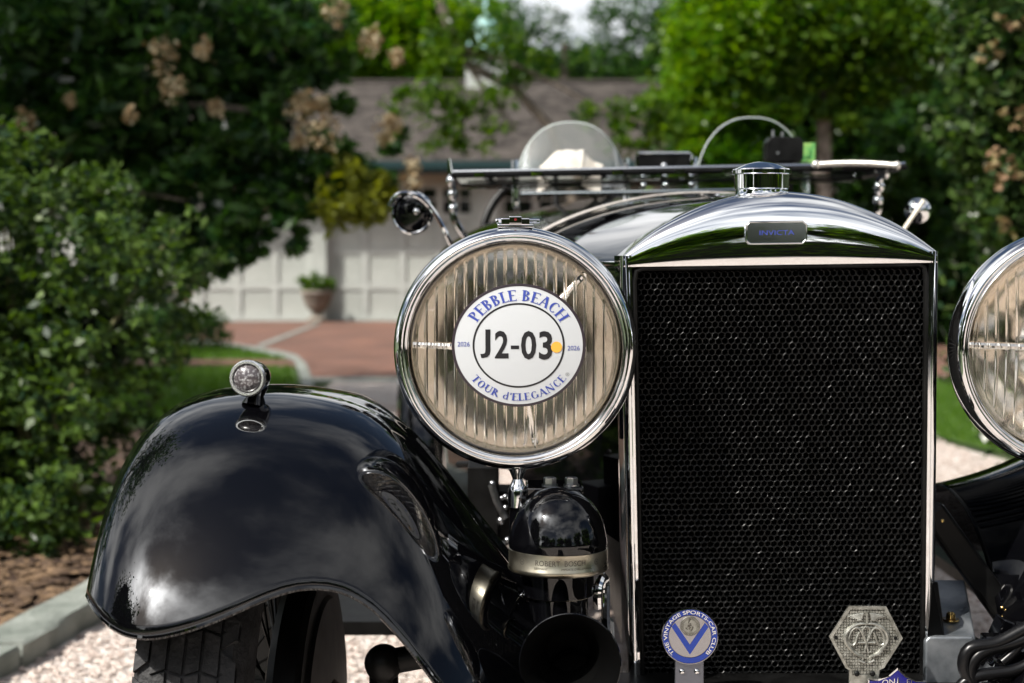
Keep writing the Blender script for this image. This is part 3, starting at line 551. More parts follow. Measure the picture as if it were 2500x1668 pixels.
back = [(-13, -7, 6, 3), (-9, -13, 6.4, 3.2), (-4, -14.5, 5.4, 3.2), (1.5, -14.5, 5.8, 3.2), (6.5, -13.5, 5.6, 3.2), (11, -9, 6.4, 3.2), (13.5, -3, 6.5, 3), (-15, 1.5, 5.5, 2.6)]
nm = ['leftmost', 'second', 'third', 'fourth', 'fifth', 'sixth', 'seventh', 'eighth']
for k, (x, y, h, rr) in enumerate(back): simple_tree((x, y, 0), h, rr, (LF_MID, LF_MID, LF_LIME, LF_LIME)[k % 4], 210+k, 'tree behind the photographer, %s of those mirrored in the chrome' % nm[k], 8500, .3)
for lab, p0_, p1_, sd in (('long clipped hedge straight behind the photographer, mirrored in the radiator shell', (-12, -11.5), (12, -11.5), 230), ('clipped hedge along the left of the drive behind the photographer', (-12.5, -11), (-11.5, -1), 231), ('clipped hedge along the right of the drive behind the photographer', (13, -11), (15, 1), 232), ('long clipped hedge closing the lawn far to the right of the car', (8.8, 2.5), (8.8, 18.5), 233)):
    L_ = math.dist(p0_, p1_); n_ = int(L_/.9); bh = thing('box_hedge', lab, 'hedge', (p0_[0], p0_[1], 0)); dx_, dy_ = (p1_[0]-p0_[0]), (p1_[1]-p0_[1])
    crown(bh, [((dx_*k/n_+random.uniform(-.2, .2), dy_*k/n_+random.uniform(-.2, .2), z), (.75, .65, .5)) for k in range(n_+1) for z in (.4, 1.1, 1.8, 2.4)], int(1100*L_), int(100*L_), .12, (LF_LIME, LF_MID, LF_MID, LF_DARK)[sd-230], sd, 'foliage', .5, .4)
    MB().box((0, 0, 1.2), (L_, .16, 2.4)).xf(lambda p: Vector((dx_/2+p.x*dx_/L_-p.y*dy_/L_, dy_/2+p.x*dy_/L_+p.y*dx_/L_, p.z))).build('dark_core', mat('hedge_dark_fill_b', (.012, .014, .008), .95), bh, smooth=False)  # dark slab stands in for the shaded inside of the hedge

# ================================================================== THE CAR
CX = .36
car = thing('vintage_car', 'black vintage sports tourer with chrome radiator and big round headlights', 'car', (CX, 2.13, 0), wp=True)
def roll(p, k=.014): return Vector((p.x-(p.z-.7)*k, p.y, p.z+(p.x-CX)*k))
# ---------------- radiator
RY0 = 2.075; HW = .2075; ZB = .991; ZL = .40
archp = np.array([(-.2075, 1.0), (-.175, 1.026), (-.14, 1.047), (-.105, 1.063), (-.07, 1.0745), (-.035, 1.081), (0, 1.0835)]); archp[:, 1] += .006; archp = np.vstack([archp, archp[:-1][::-1]*[-1, 1]])
def arch(x): return float(cub(archp[:, 0], archp[:, 1], [x])[0, 0])
def adep(x): return .022+.062*max(0.0, (arch(x)-1.006)/.0835)**.7
b = MB()
xsx = np.linspace(-HW, HW, 57); prof = np.linspace(0, 1, 18)
def hdr(u, v):
    x = -HW+u*2*HW; top = arch(x); d = adep(x)
    if v > .9: return (CX+x, RY0+HPY[-1]*(top-ZB)+(v-.9)/.1*(.135-HPY[-1]*(top-ZB)), top)
    k = v/.9*(len(HPZ)-1); i = min(int(k), len(HPZ)-2); f = k-i
    return (CX+x, RY0+(HPY[i]*(1-f)+HPY[i+1]*f)*(top-ZB), ZB+(HPZ[i]*(1-f)+HPZ[i+1]*f)*(top-ZB))
_t = np.linspace(0, 1, 400); _a = np.interp(_t, [0, .12, .25, .45, .58, .70, .84, 1], [-5, -1.5, 2, 6.5, 11, 21, 48, 89])
_a = np.convolve(np.pad(_a, 20, mode='edge'), np.ones(41)/41, 'valid'); HPZ = np.cumsum(np.cos(np.radians(_a))); HPY = np.cumsum(np.sin(np.radians(_a))); HPY = (HPY-HPY[0])/(HPZ[-1]-HPZ[0]); HPZ = (HPZ-HPZ[0])/(HPZ[-1]-HPZ[0])
_i = np.linspace(0, 399, 40).astype(int); HPZ = HPZ[_i]; HPY = HPY[_i]
b.grid(hdr, 65, 44)
b.grid(lambda u, v: (CX-HW+u*2*HW+0, RY0+v*.014, ZB-.0005), 30, 3)
# side pillars, cross-section swept in z
sec = [(.1955, .016), (.1955, .004), (.197, .0005), (.2003, -.0002), (.2012, .0016), (.2022, -.0006), (.2045, -.001), (.2085, .0015), (.211, .008), (.2115, .02), (.2115, .135)]
for sg in (-1, 1):
    zs = np.linspace(ZL, 1.006, 14); vs = []; fs = []
    for z in zs:
        tp = (z-ZB)*.0
        for x, yy in sec: vs.append((CX+sg*(x-.006*(1.0-z)/.6), RY0+yy, z))
    m = len(sec)
    for i in range(len(zs)-1):
        for j in range(m-1): fs.append((i*m+j, i*m+j+1, (i+1)*m+j+1, (i+1)*m+j))
    b.add(vs, fs)
    b.add([(CX+sg*x, RY0+yy, 1.006) for x, yy in sec]+[(CX+sg*.19, RY0+.016, 1.006), (CX+sg*.19, RY0+.135, 1.006)], [tuple(range(len(sec)))+(len(sec)+1, len(sec))])
b.xf(roll); rad = b.build('radiator_shell', CHROME, car, ang=50)
b = MB().tube([(CX-.192+.004, RY0+.004, ZL), (CX-.1935, RY0+.004, ZB-.02), (CX-.191, RY0+.004, ZB-.006), (CX-.183, RY0+.004, ZB-.0025), (CX+.183, RY0+.004, ZB-.0025), (CX+.191, RY0+.004, ZB-.006), (CX+.1935, RY0+.004, ZB-.02), (CX+.192-.004, RY0+.004, ZL)], .0035, 8); b.xf(roll); b.build('grille_edging', BLACK, rad)
# honeycomb
pw = .00856; ph = pw*.866*1.0; V = []; F = []; rr = np.random.default_rng(5); Rr = pw/math.sqrt(3)
hexa = [(math.cos(R(90+60*k)), math.sin(R(90+60*k))) for k in range(6)]
nr = int((ZB-.004-ZL)/ph)
for j in range(nr):
    z = ZB-.012-j*ph
    for i in range(46):
        x = -.1925+pw*(i+(.5 if j % 2 else 0))
        if abs(x) > .1895: continue
        o = len(V); jit = rr.normal(0, .00035, 6); tilt = rr.normal(0, .00028, 2); sc_ = .915+rr.uniform(-.025, .02)
        for k, (a, c) in enumerate(hexa): V.append((CX+x+a*Rr, RY0+.011, z+c*Rr))
        for k, (a, c) in enumerate(hexa): V.append((CX+x+a*Rr*sc_+tilt[0]*.4, RY0+.0104+jit[k]+tilt[0]*a+tilt[1]*c, z+c*Rr*sc_+tilt[1]*.3))
        for k, (a, c) in enumerate(hexa): V.append((CX+x+a*Rr*sc_, RY0+.026, z+c*Rr*sc_))
        for k in range(6):
            k2 = (k+1) % 6; F += [(o+k, o+k2, o+6+k2, o+6+k), (o+6+k, o+6+k2, o+12+k2, o+12+k)]
V = np.array([roll(Vector(p)) for p in V]); HONEY = noisy(mat('honeycomb_metal', (.02, .02, .02), .3, .5, .5), (.004, .004, .004), (.034, .034, .033), 300, 3, (.2, .45), 0, None, .4, .7)
o = link('honeycomb', fastmesh('honeycomb', V, np.array(F), HONEY), rad); o['kind'] = 'stuff'
MB().add([(CX-.2, RY0+.03, ZL), (CX+.2, RY0+.03, ZL), (CX+.2, RY0+.03, 1.0), (CX-.2, RY0+.03, 1.0)], [(0, 1, 2, 3)]).xf(roll).build('core_back', VOID, rad, smooth=False)
# filler cap
c = roll(Vector((CX-.0155, RY0+.058, 1.0905)))
cap = MB().lathe([(.0, .040), (.012, .0395), (.024, .036), (.034, .0315), (.0385, .030), (.0395, .0285), (.0395, .0235), (.0385, .0225), (.0368, .0222), (.0368, .0035), (.0355, .002), (.0355, 0), (.036, -.0025), (.0365, -.006), (.0385, -.009), (.0400, -.013), (.0405, -.026), (.0, -.026)], c, n=72).build('radiator_cap', CHROME2, rad, ang=28)
b = MB()
for k in range(120):
    a = 2*PI*k/120; b.box(c+Vector((math.cos(a)*.0396, math.sin(a)*.0396, .026)), (.0012, .0011, .0048), Matrix.Rotation(a, 3, 'Z'))
o = b.build('knurling', CHROME2, rad, smooth=False); o['kind'] = 'stuff'
# name badge
p0 = at(1782, 534, RY0-.0045); bw_, bh_ = .0795/2, .0285/2; ch = .005
poly = [(-bw_+ch, -bh_), (bw_-ch, -bh_), (bw_, -bh_+ch), (bw_, bh_-ch), (bw_-ch, bh_), (-bw_+ch, bh_), (-bw_, bh_-ch), (-bw_, -bh_+ch)]
up_ = Vector((.0, .035, .999)).normalized(); rx_ = Vector((1, 0, .014)).normalized(); fn_ = rx_.cross(up_)
b = MB().prism(poly, p0, rx_, up_, -fn_*.012)
q = [p0+rx_*x+up_*y_ for x, y_ in poly]; b.tube(q+[q[0]], .0013, 6); nb = b.build('name_badge', mat('badge_plate', (.5, .53, .52), .1, 1), rad, ang=30)
V2, F2 = text('INVICTA', .0062); b = MB(); b.add([p0+rx_*(x*1.35)+up_*(y_-.0031)+fn_*.0006 for x, y_ in V2], F2); 
for x, y_ in []: pass
o = b.build('lettering', BLUE_INK, rad, smooth=False)
# ---------------- bonnet and scuttle
def section(s, wd, zs, zt, zl, pw_=2.0):
    """s in 0..1 from left bottom over the top to right bottom"""
    if s < .22: t = s/.22; return (-wd, zl+(zs-zl)*t)
    if s > .78: t = (1-s)/.22; return (wd, zl+(zs-zl)*t)
    a = (s-.22)/.56; x = -math.cos(a*PI)*wd; return (x, zs+(zt-zs)*max(0, 1-abs(x/wd)**pw_)**.72)
def bonnet_dims(y):
    t = (y-2.2)/1.05; return (.209+.215*t, .988+.0*t, 1.0855+.041*t, .60)
def bon(u, v):
    y = 2.2+u*1.05; x, z = section(v, *bonnet_dims(y)); return roll(Vector((CX+x, y, z)))
bn = MB().grid(bon, 24, 64).build('bonnet', PAINT, car, ang=50)
b = MB()
for v in (.24, .5, .76): b.tube([bon(u, v)+Vector((0, 0, .002)) for u in np.linspace(0, 1, 16)], .004, 8)
b.build('hinge', CHROME2, bn)
lm = MB().box((0, 0, 0), (.012, .02, .2)).mesh('louvre', PAINT, False)
for sg in (-1, 1):
    for k in range(22):
        y = 2.35+k*.037; wd, zs, zt, zl = bonnet_dims(y); o = link('louvre', lm, bn); o.location = roll(Vector((CX+sg*(wd+.004), y, .83))); o.rotation_euler.z = sg*.5
def strap(u, v):
    s = .16+.68*u; y = 2.98+(v-.5)*.04; wd, zs, zt, zl = bonnet_dims(y); x, z = section(s, wd+.005, zs, zt+.006, zl); return roll(Vector((CX+x, y, z)))
o = MB().grid(strap, 60, 3).build('bonnet_strap', noisy(mat('pale_leather', (.42, .38, .35), .6), (.34, .31, .29), (.48, .45, .42), 40, 5), car); m_ = o.modifiers.new('solid', 'SOLIDIFY'); m_.thickness = .004
def scut(u, v):
    y = 3.25+u*.75; wd = .424+.11*min(1, u*1.3); zs = .985+.04*u; zt = 1.1245+.035*u; x, z = section(v, wd, zs, zt, .42); return roll(Vector((CX+x, y, z)))
MB().grid(scut, 12, 64).build('scuttle', PAINT, car, ang=50)
b = MB()
for sg in (-1, 1):
    b.grid(lambda u, v, sg=sg: (CX+sg*(.535+.08*math.sin(min(1, u*1.4)*PI/2)+.03*math.sin(v*PI)), 4.0+u*1.7, .40+v*(.60-.22*math.sin(min(1, max(0, (u-.1)*2.2))*PI)*.9)), 20, 10)
b.grid(lambda u, v: (CX+(u-.5)*1.2, 5.7+.5*math.sin(v*PI/2), 1.0-.55*v**2), 12, 8)
MB_body = b.build('body_tub', PAINT, car, ang=50); MB_body.modifiers.new('solid', 'SOLIDIFY').thickness = .01
SEAT = noisy(mat('brown_leather', (.12, .045, .02), .5), (.09, .03, .015), (.17, .06, .03), 12)
for sg in (-1, 1): MB().grid(lambda u, v, sg=sg: (CX+sg*.26+(u-.5)*.46, 4.75+.12*v+.03*math.cos((u-.5)*PI), .55+v*.45), 8, 8).build('seat_back', SEAT, car).modifiers.new('solid', 'SOLIDIFY').thickness = .08
b = MB().tube([Vector((CX-.24+.2*math.cos(a), 4.25+.05*math.sin(a), 1.05+.19*math.sin(a))) for a in np.linspace(0, 2*PI, 40)], .012, 8, False)
for a in (PI/2, PI*7/6, PI*11/6): b.tube([(CX-.24, 4.25, 1.05), (CX-.24+.2*math.cos(a), 4.25+.05*math.sin(a), 1.05+.19*math.sin(a))], .007)
b.build('steering_wheel', BLACK, car)
# chassis
b = MB()
for sg in (-1, 1): b.box((CX+sg*.28, 3.6, .40), (.07, 4.4, .11))
b.box((CX, 2.05, .40), (.56, .1, .08)).box((CX, 5.6, .4), (.56, .1, .08)).box((CX, 2.3, .55), (.36, .2, .25)).box((CX, 3.0, .5), (.34, 1.2, .35))
bevel(b.build('chassis', BLACK, car, smooth=False), .01)
MB().tube([(CX-.72, 2.13, .33), (CX-.45, 2.13, .33), (CX-.3, 2.13, .28), (CX+.3, 2.13, .28), (CX+.45, 2.13, .33), (CX+.72, 2.13, .33)], .03, 12).build('front_axle', BLACK, car)
MB().tube([(CX-.7, 5.1, .37), (CX+.7, 5.1, .37)], .045, 12).build('rear_axle', BLACK, car)
# ---------------- windscreen folded flat
WY0, WY1, WZ = 3.30, 3.70, 1.182; WW = .475
def wsx(p): return roll(p, .018)
b = MB()
for y, rr_ in ((WY0, .0062), (WY1, .0062)): b.tube([(CX-WW, y, WZ), (CX+WW, y, WZ)], rr_, 10)
for sg in (-1, 1): b.tube([(CX+sg*WW, WY0, WZ), (CX+sg*WW, WY1, WZ)], .0055, 10)
b.xf(wsx); ws = b.build('windscreen', BLACK, car)
b = MB().tube([(CX-WW, WY0+.004, WZ+.0075), (CX+WW, WY0+.004, WZ+.0075)], .0036, 8).box((CX, WY1, WZ-.010), (2*WW*.96, .006, .005))
for x in (-.42, -.3, -.13, .0, .1, .22, .33): b.box((CX+x, WY0-.008, WZ-.001), (.022, .008, .008))
for x in (-.05, 0, .06): b.ball((CX+x, WY1-.1, WZ-.016), .008)
b.tube([(CX-.33, WY1-.02, WZ-.026), (CX+.25, WY1-.02, WZ-.026)], .004, 8).xf(wsx); b.build('chrome_fitting', CHROME2, ws)
b = MB().box((CX, (WY0+WY1)/2, WZ), (2*WW-.01, WY1-WY0-.01, .005)).xf(wsx); b.build('glass', FLAT, ws, smooth=False)
for sg in (-1, 1):
    b = MB(); x = CX+sg*(WW+.012)
    b.tube(spline([(x, WY1-.16, WZ), (x, WY1-.1, WZ-.03), (x-sg*.0, WY1-.1, WZ-.08), (x-sg*.035, WY1-.08, WZ-.14), (x-sg*.05, WY1-.05, WZ-.20)], 14), .009, 10)
    for yy, zz, q in ((WY1-.16, 0, .014), (WY1-.11, -.028, .013), (WY1-.1, -.06, .012)): b.ball((x, yy, WZ+zz), q)
    b.tube([(x-sg*.05, WY1-.05, WZ-.20), (x-sg*.045, WY1-.07, WZ-.26)], [.014, .02], 10)
    b.tube([(x-.002, WY1-.16, WZ+.008), (x-.006, WY1-.16, WZ+(.05 if sg < 0 else .02))], [.006, .003], 8)
    b.xf(wsx); b.build('windscreen_stanchion', CHROME2, car)
# aero screens
for sg, m_, cxp in ((-1, FROST, .153), (1, SCREEN, .595)):
    Y0 = 3.86; hw = .137
    def asf(u, v, cxp=cxp):
        x = (u-.5)*2; top = 1.175+.165*max(0, 1-abs(x)**2.4)**.55+.0; return Vector((cxp+x*hw, Y0+v*(.05 if cxp < .4 else -.006), 1.16+v*(top-1.16)))
    g = MB().grid(asf, 40, 12); g.xf(lambda p: roll(p, .014)); o = g.build('aero_screen', m_, car, label='hazed milky aero screen' if sg < 0 else 'clear aero screen')
    sm_ = o.modifiers.new('solid', 'SOLIDIFY'); sm_.thickness = .004; sm_.use_rim = False
    e = MB().tube([roll(asf(u, 1), .014) for u in np.linspace(0, 1, 60)], .0017, 6); e.build('glass_edge', mat('glass_edge_%d' % (sg > 0), (.62, .68, .65), .25, 0, .6), o)
    for k in (-1, 1): MB().tube([roll(Vector((cxp+k*hw, Y0, 1.13)), .014), roll(Vector((cxp+k*hw, Y0+.01, 1.245)), .014)], .009, 10).build('post', CHROME2, o)
# rear-view mirror
c = at(1523, 370, 3.78); b = MB().box(c, (.132, .012, .034)); mr = bevel(b.build('rear_view_mirror', BLACK, car, smooth=False), .005)
e = MB(); q = [(-.066, -.017), (-.066, .012), (-.061, .018), (.061, .018), (.066, .012), (.066, -.017)]; e.tube([c+Vector((x, -.006, z)) for x, z in q], .0042, 8); e.ball(c+Vector((0, -.012, -.012)), .009); e.tube([c+Vector((0, 0, -.012)), c+Vector((0, .02, -.1))], .006); e.build('chrome_rim', CHROME2, mr)
# side mirrors
c = at(945, 489, 3.0); ax = Vector((-.25, -1, -.05)).normalized()
b = MB().lathe([(0, .005), (.018, .0045), (.03, .002), (.0375, -.003), (.038, -.008), (0, -.008)], c, ax, 40); sm = b.build('side_mirror', PAINT, car)
e = MB().lathe([(.0365, .0015), (.0385, .003), (.0415, -.001), (.0415, -.008), (.037, -.009)], c, ax, 40); e.ball(c+ax*.008+Vector((.012, 0, .003)), .0075)
e.tube(spline([c+ax*.016+Vector((-.036, 0, .014)), c+ax*.026+Vector((-.02, 0, .034)), c+ax*.026+Vector((.01, 0, .036)), c+Vector((.03, -.02, .018)), at(1035, 560, 3.0), at(1060, 600, 3.05)], 24), .005, 8); e.build('chrome_arm', CHROME2, sm)
c = at(2106, 484, 3.3); b = MB().lathe([(0, .018), (.012, .016), (.022, .008), (.027, -.002), (.027, -.006), (0, -.006)], c, ax, 36); sm2 = b.build('side_mirror', CHROME2, car)
MB().tube([at(2120, 460, 3.27), at(2072, 530, 3.27)], .0042, 8).build('cream_stay', mat('cream_paint', (.75, .7, .58), .4), sm2)
# ---------------- wings
WC = Vector((-.364, 2.13, .37))
pr = np.array([(-.507, .352), (-.502, .375), (-.488, .400), (-.462, .422), (-.42, .438), (-.37, .4455), (-.32, .447), (-.27, .442), (-.22, .431), (-.175, .411), (-.138, .382), (-.10, .338), (-.055, .277), (0, .205), (.05, .14)])
tt = np.concatenate([[0], np.cumsum(np.linalg.norm(np.diff(pr, axis=0), axis=1))])
NV = 64; prs = cub(tt, pr, np.linspace(0, tt[-1], NV))
lip = np.array([(200, 1340), (206, 1375), (222, 1405), (255, 1440), (290, 1458), (340, 1468), (400, 1457), (480, 1431), (540, 1406), (600, 1376), (650, 1354), (700, 1345), (750, 1345), (800, 1355), (850, 1383), (900, 1430), (950, 1500), (1000, 1568)], float)*2500/2350
def proj(p):
    c_, s_ = math.cos(PITCH), math.sin(PITCH); q = p-np.array([0, 0, CAMH]); d = q[1]*c_-q[2]*s_; u_ = q[1]*s_+q[2]*c_; return 1250+FPX*q[0]/d, 834-FPX*u_/d
def wing_pt(X, r, th):
    q = min(1, max(0, (X+.36)/.2)); sh = .075*q*q*(3-2*q)*min(1.2, max(0, (R(88)-th)/R(60)))**1.2
    return np.array([X+sh, WC.y-r*math.cos(th), WC.z+r*math.sin(th)])
th0 = []
for X, r_ in prs:
    best = None
    for th in np.linspace(R(5), R(75), 281):
        px, py = proj(wing_pt(X, r_, th)); ly = np.interp(px, lip[:, 0], lip[:, 1], left=lip[0, 1], right=lip[-1, 1]+(px-lip[-1, 0])*1.35 if px > lip[-1, 0] else None)
        e = abs(py-ly)
        if best is None or e < best[0]: best = (e, th)
    th0.append(best[1])
th0 = np.array(th0); th0[:3] = np.linspace(max(th0[3], R(36)), th0[3], 3) if False else th0[:3]
for _ in range(3): th0[1:-1] = .25*th0[:-2]+.5*th0[1:-1]+.25*th0[2:]
TH1 = R(168)
def wing_surf(u, v, side=0):
    k = v*(NV-1); i = min(int(k), NV-2); f = k-i; X, r_ = prs[i]*(1-f)+prs[i+1]*f; t0 = th0[i]*(1-f)+th0[i+1]*f
    th = t0+(TH1-t0)*u
    if th > PI/2:
        q = (th-PI/2)/R(64); tgt = .53-.02*max(0, (X+.3)); r_ = r_+(tgt-r_)*min(1.25, q)**1.25
        if not side: k2 = min(1, max(0, (X+.22)/.2)); k3 = min(1, max(0, (th-R(95))/R(30))); X -= .17*k2*k3
    p = wing_pt(X, r_, th); return Vector(p)
def make_wing(mirror):
    g = MB().grid(lambda u, v: wing_surf(u, v, 1 if mirror else 0), 84, NV)
    e = MB(); rim = [wing_surf(0, v) for v in np.linspace(0, 1, 90)]; e.tube(rim, .0038, 8); e.tube([wing_surf(u, 0) for u in np.linspace(0, 1, 60)], .0038, 8)
    if mirror:
        fm = lambda p: Vector((2*CX-p.x, p.y, p.z)); g.xf(fm); e.xf(fm); g.f = [f[::-1] for f in g.f]
    o = g.build('front_wing', PAINT, car, ang=80); s = o.modifiers.new('solid', 'SOLIDIFY'); s.thickness = .003; s.offset = 1 if not mirror else 1
    e.build('edge_bead', PAINT, o); return o
wg = make_wing(False); wg2 = make_wing(True)
# rear wings, simple guards over the rear wheels
for sg in (-1, 1):
    g = MB().grid(lambda u, v, sg=sg: (CX+.09+sg*(.58+.22*v), 5.1-(.43-.05*(2*v-1)**4)*math.cos(R(5)+u*R(165)), .37+(.43-.05*(2*v-1)**4)*math.sin(R(5)+u*R(165))), 40, 12)
    o = g.build('rear_wing', PAINT, car); o.modifiers.new('solid', 'SOLIDIFY').thickness = .003
    MB().box((CX+.05+sg*.66, 3.75, .33), (.26, 1.9, .025)).build('running_board', BLACK, car, smooth=False)
# ---------------- wheels
def tyre_mesh():
    b = MB(); rr_, wd = .37, .066
    b.lathe([(.245, -wd*.72), (.27, -wd*.95), (.31, -wd*1.05), (.345, -wd*.98), (.362, -wd*.82), (.366, -wd*.5), (.367, 0), (.366, wd*.5), (.362, wd*.82), (.345, wd*.98), (.31, wd*1.05), (.27, wd*.95), (.245, wd*.72)], (0, 0, 0), (1, 0, 0), 96)
    n = 46
    for k in range(n):
        a0 = 2*PI*k/n; da = 2*PI/n
        for (x0, x1, s0, s1, sk) in ((-.060, -.043, .05, .52, .25), (-.060, -.043, .60, .95, -.25), (-.040, -.022, .0, .93, .12), (-.018, -.002, .1, 1.02, -.1), (.002, .018, .0, .92, .1), (.022, .040, .08, 1.0, -.12), (.043, .060, .05, .52, -.25), (.043, .060, .60, .95, .25)):
            vs = []
            for rad_ in (.360, .3715):
                for x, s in ((x0, s0), (x1, s0+sk), (x1, s1+sk), (x0, s1)):
                    a = a0+da*s; rq = rad_-.004*(abs(x)/.06)**3; vs.append((x, -rq*math.cos(a), rq*math.sin(a)))
            b.add(vs, [(4, 5, 6, 7), (0, 1, 5, 4), (1, 2, 6, 5), (2, 3, 7, 6), (3, 0, 4, 7)])
    return b.mesh('tyre', RUBBER, True, 25)
TY = tyre_mesh()
RIM = MB().lathe([(.25, -.05), (.245, -.052), (.232, -.045), (.22, -.02), (.22, .02), (.232, .045), (.245, .052), (.25, .05)], (0, 0, 0), (1, 0, 0), 64).lathe([(.0, -.09), (.03, -.085), (.05, -.06), (.055, .05), (0, .055)], (0, 0, 0), (1, 0, 0), 24)
for k in range(48):
    a = 2*PI*k/48; a2 = a+(.35 if k % 2 else -.35); x = -.055 if k % 4 < 2 else .04
    RIM.tube([(x, .053*math.cos(a), .053*math.sin(a)), (0.01*(1 if k % 3 else -1), .222*math.cos(a2), .222*math.sin(a2))], .0022, 5, False)
RIM = RIM.mesh('rim', BLACK, True, 30)
DRUM = MB().lathe([(0, .05), (.15, .05), (.165, .056), (.19, .06), (.197, .07), (.197, .098), (.19, .105), (.165, .107), (.16, .112), (.05, .118), (.04, .13), (0, .132)], (0, 0, 0), (1, 0, 0), 56).mesh('brake_drum', BLACK, True, 30)
for wx, wy, st in ((-.364, 2.13, -3), (2*CX+.364, 2.13, -3), (-.244, 5.1, 0), (2*CX+.424, 5.1, 0)):
    wh = link('wheel', RIM, car); wh.location = (wx, wy, .37); wh.rotation_euler.z = R(st)
    link('tyre', TY, wh); o = link('brake_drum', DRUM, wh)
    if wx > CX: o.rotation_euler.z = PI
# ---------------- side lamp on the wing
c = at(571, 868, 2.02); ax = Vector((-.10, -1, .03)).normalized(); rl = .0215
b = MB().lathe([(0, -.062), (.010, -.06), (.017, -.048), (.021, -.03), (.0225, -.012), (.0225, 0.004)], c, ax, 36)
b.tube([c-ax*.028+Vector((.004, 0, -.012)), c-ax*.02+Vector((.004, 0, -.024)), c-ax*.018+Vector((.002, 0, -.036))], [.014, .010, .017], 16); lamp = b.build('side_lamp', PAINT, car)
MB().lathe([(.0225, .0), (.0238, .003), (.0238, .007), (.022, .010), (.0195, .010), (.0185, .007), (.0185, .003)], c, ax, 40).build('rim', mat('pale_plated_rim', (.85, .87, .86), .25, .8), lamp)
SLENS = noisy(mat('dusty_lamp_lens', (.16, .15, .155), .12, 0, .8), (.07, .06, .065), (.42, .42, .43), 260, 6, (.05, .4), 0, None, .48, .74)
MB().lathe([(.0187, .006), (.015, .0105), (.009, .0135), (0, .0145)], c, ax, 36).build('lens', SLENS, lamp)
def copy_part(o, dx):
    q = o.copy(); COL.objects.link(q); q.location.x += dx
    for ch in o.children:
        c2 = ch.copy(); COL.objects.link(c2); c2.parent = q
    return q
copy_part(lamp, 2*(CX-c.x))
# ---------------- headlights
HC = Vector((.0042, 2.0, .8842)); LR = .1368
def lens_y(r): return -.011-.016*(1-(r/LR)**2)
def H(x, y, z): return HC+Vector((x, y, z))
shell = MB().lathe([(0, .19), (.03, .187), (.07, .170), (.105, .137), (.130, .09), (.143, .045), (.1485, .02), (.149, .012)], HC, (0, 1, 0), 96).build('headlight', PAINT, car)
rim = MB().lathe([(.1485, .026), (.1525, .022), (.1548, .014), (.1558, .004), (.1552, -.006), (.1532, -.0145), (.150, -.0205), (.1465, -.0235), (.1435, -.024), (.1422, -.0225), (.1415, -.020), (.1405, -.0195), (.1398, -.0215), (.1385, -.0225), (.1368, -.0215), (.1358, -.0185), (.1356, -.012)], HC, (0, 1, 0), 128).build('rim', CHROME, shell, ang=60)
MB().lathe([(.1372, -.008), (.1355, .012), (.128, .03), (.11, .062), (.08, .095), (.05, .115), (.02, .124), (0, .125)], HC, (0, 1, 0), 96).build('reflector', REFLECTOR, shell)
def ridge(x, z):
    r_ = math.hypot(x, z); s = .0126; q = ((x/s+.5) % 1-.5)*s; m_ = 1/(1+math.exp((r_-.1265)/.0011)); e_ = .0012*math.exp(-((r_-.1285)/.0016)**2); return e_+m_*.0026*math.sqrt(max(0, 1-(q/.0019)**2))
nx, nz_ = 560, 72; vs = []; fs = []
for i in range(nx):
    a = PI*i/(nx-1); x = -LR*math.cos(a)*.9995 if False else -LR+2*LR*(i+.5)/nx; hz = math.sqrt(max(LR*LR-x*x, 1e-7))
    for j in range(nz_):
        s = j/(nz_-1)*2-1; z = hz*math.sin(s*PI/2); vs.append(H(x, lens_y(math.hypot(x, z))-ridge(x, z), z))
n1 = len(vs)
for i in range(nx):
    x = -LR+2*LR*(i+.5)/nx; hz = math.sqrt(max(LR*LR-x*x, 1e-7))
    for j in range(nz_):
        s = j/(nz_-1)*2-1; z = hz*math.sin(s*PI/2); vs.append(H(x, lens_y(math.hypot(x, z))+.004, z))
for i in range(nx-1):
    for j in range(nz_-1):
        q = i*nz_+j; fs.append((q, q+nz_, q+nz_+1, q+1)); fs.append((n1+q, n1+q+1, n1+q+nz_+1, n1+q+nz_))
for i in range(nx-1):
    for j in (0, nz_-1):
        q = i*nz_+j; f = (q, n1+q, n1+q+nz_, q+nz_); fs.append(f if j == 0 else f[::-1])
for i, fl_ in ((0, 0), (nx-1, 1)):
    for j in range(nz_-1):
        q = i*nz_+j; f = (q, q+1, n1+q+1, n1+q); fs.append(f if not fl_ else f[::-1])
MB().add(vs, fs).build('lens', LENS, shell, ang=70)
b = MB()
for a in (178, 47, 282): b.tube([H(.03*math.cos(R(a)), .0, .03*math.sin(R(a))), H(.128*math.cos(R(a)), .012, .128*math.sin(R(a)))], .0045, 8)
b.lathe([(0, -.006), (.03, -.004), (.034, .004), (.03, .01), (0, .012)], HC, (0, 1, 0), 32).tube([H(0, .01, 0), H(0, .12, 0)], .012, 12); b.build('bulb_tripod', CHROME2, shell)
# rim clasp with emblem
c = at(1183, 509, 1.992); b = MB().box(c+Vector((0, .004, 0)), (.036, .018, .0085)).box(c+Vector((0, .003, .002)), (.016, .02, .0095)); 
b.lathe([(0, .031), (.0028, .031), (.0034, .027), (.0034, .018)], c+Vector((0, .004, .001)), (1, 0, 0), 12).lathe([(0, .026), (.003, .025), (.0038, .021), (.0038, .018)], c+Vector((0, .004, .001)), (-1, 0, 0), 12); b.box(c+Vector((0, .002, -.0055)), (.046, .014, .004))
clasp = bevel(b.build('rim_clasp', CHROME2, shell, smooth=False), .0012)
MB().lathe([(0, .0006), (.0018, .0006), (.0018, 0)], c+Vector((0, -.0076, .0026)), (0, -1, 0), 20).build('clasp_emblem', RED, shell)
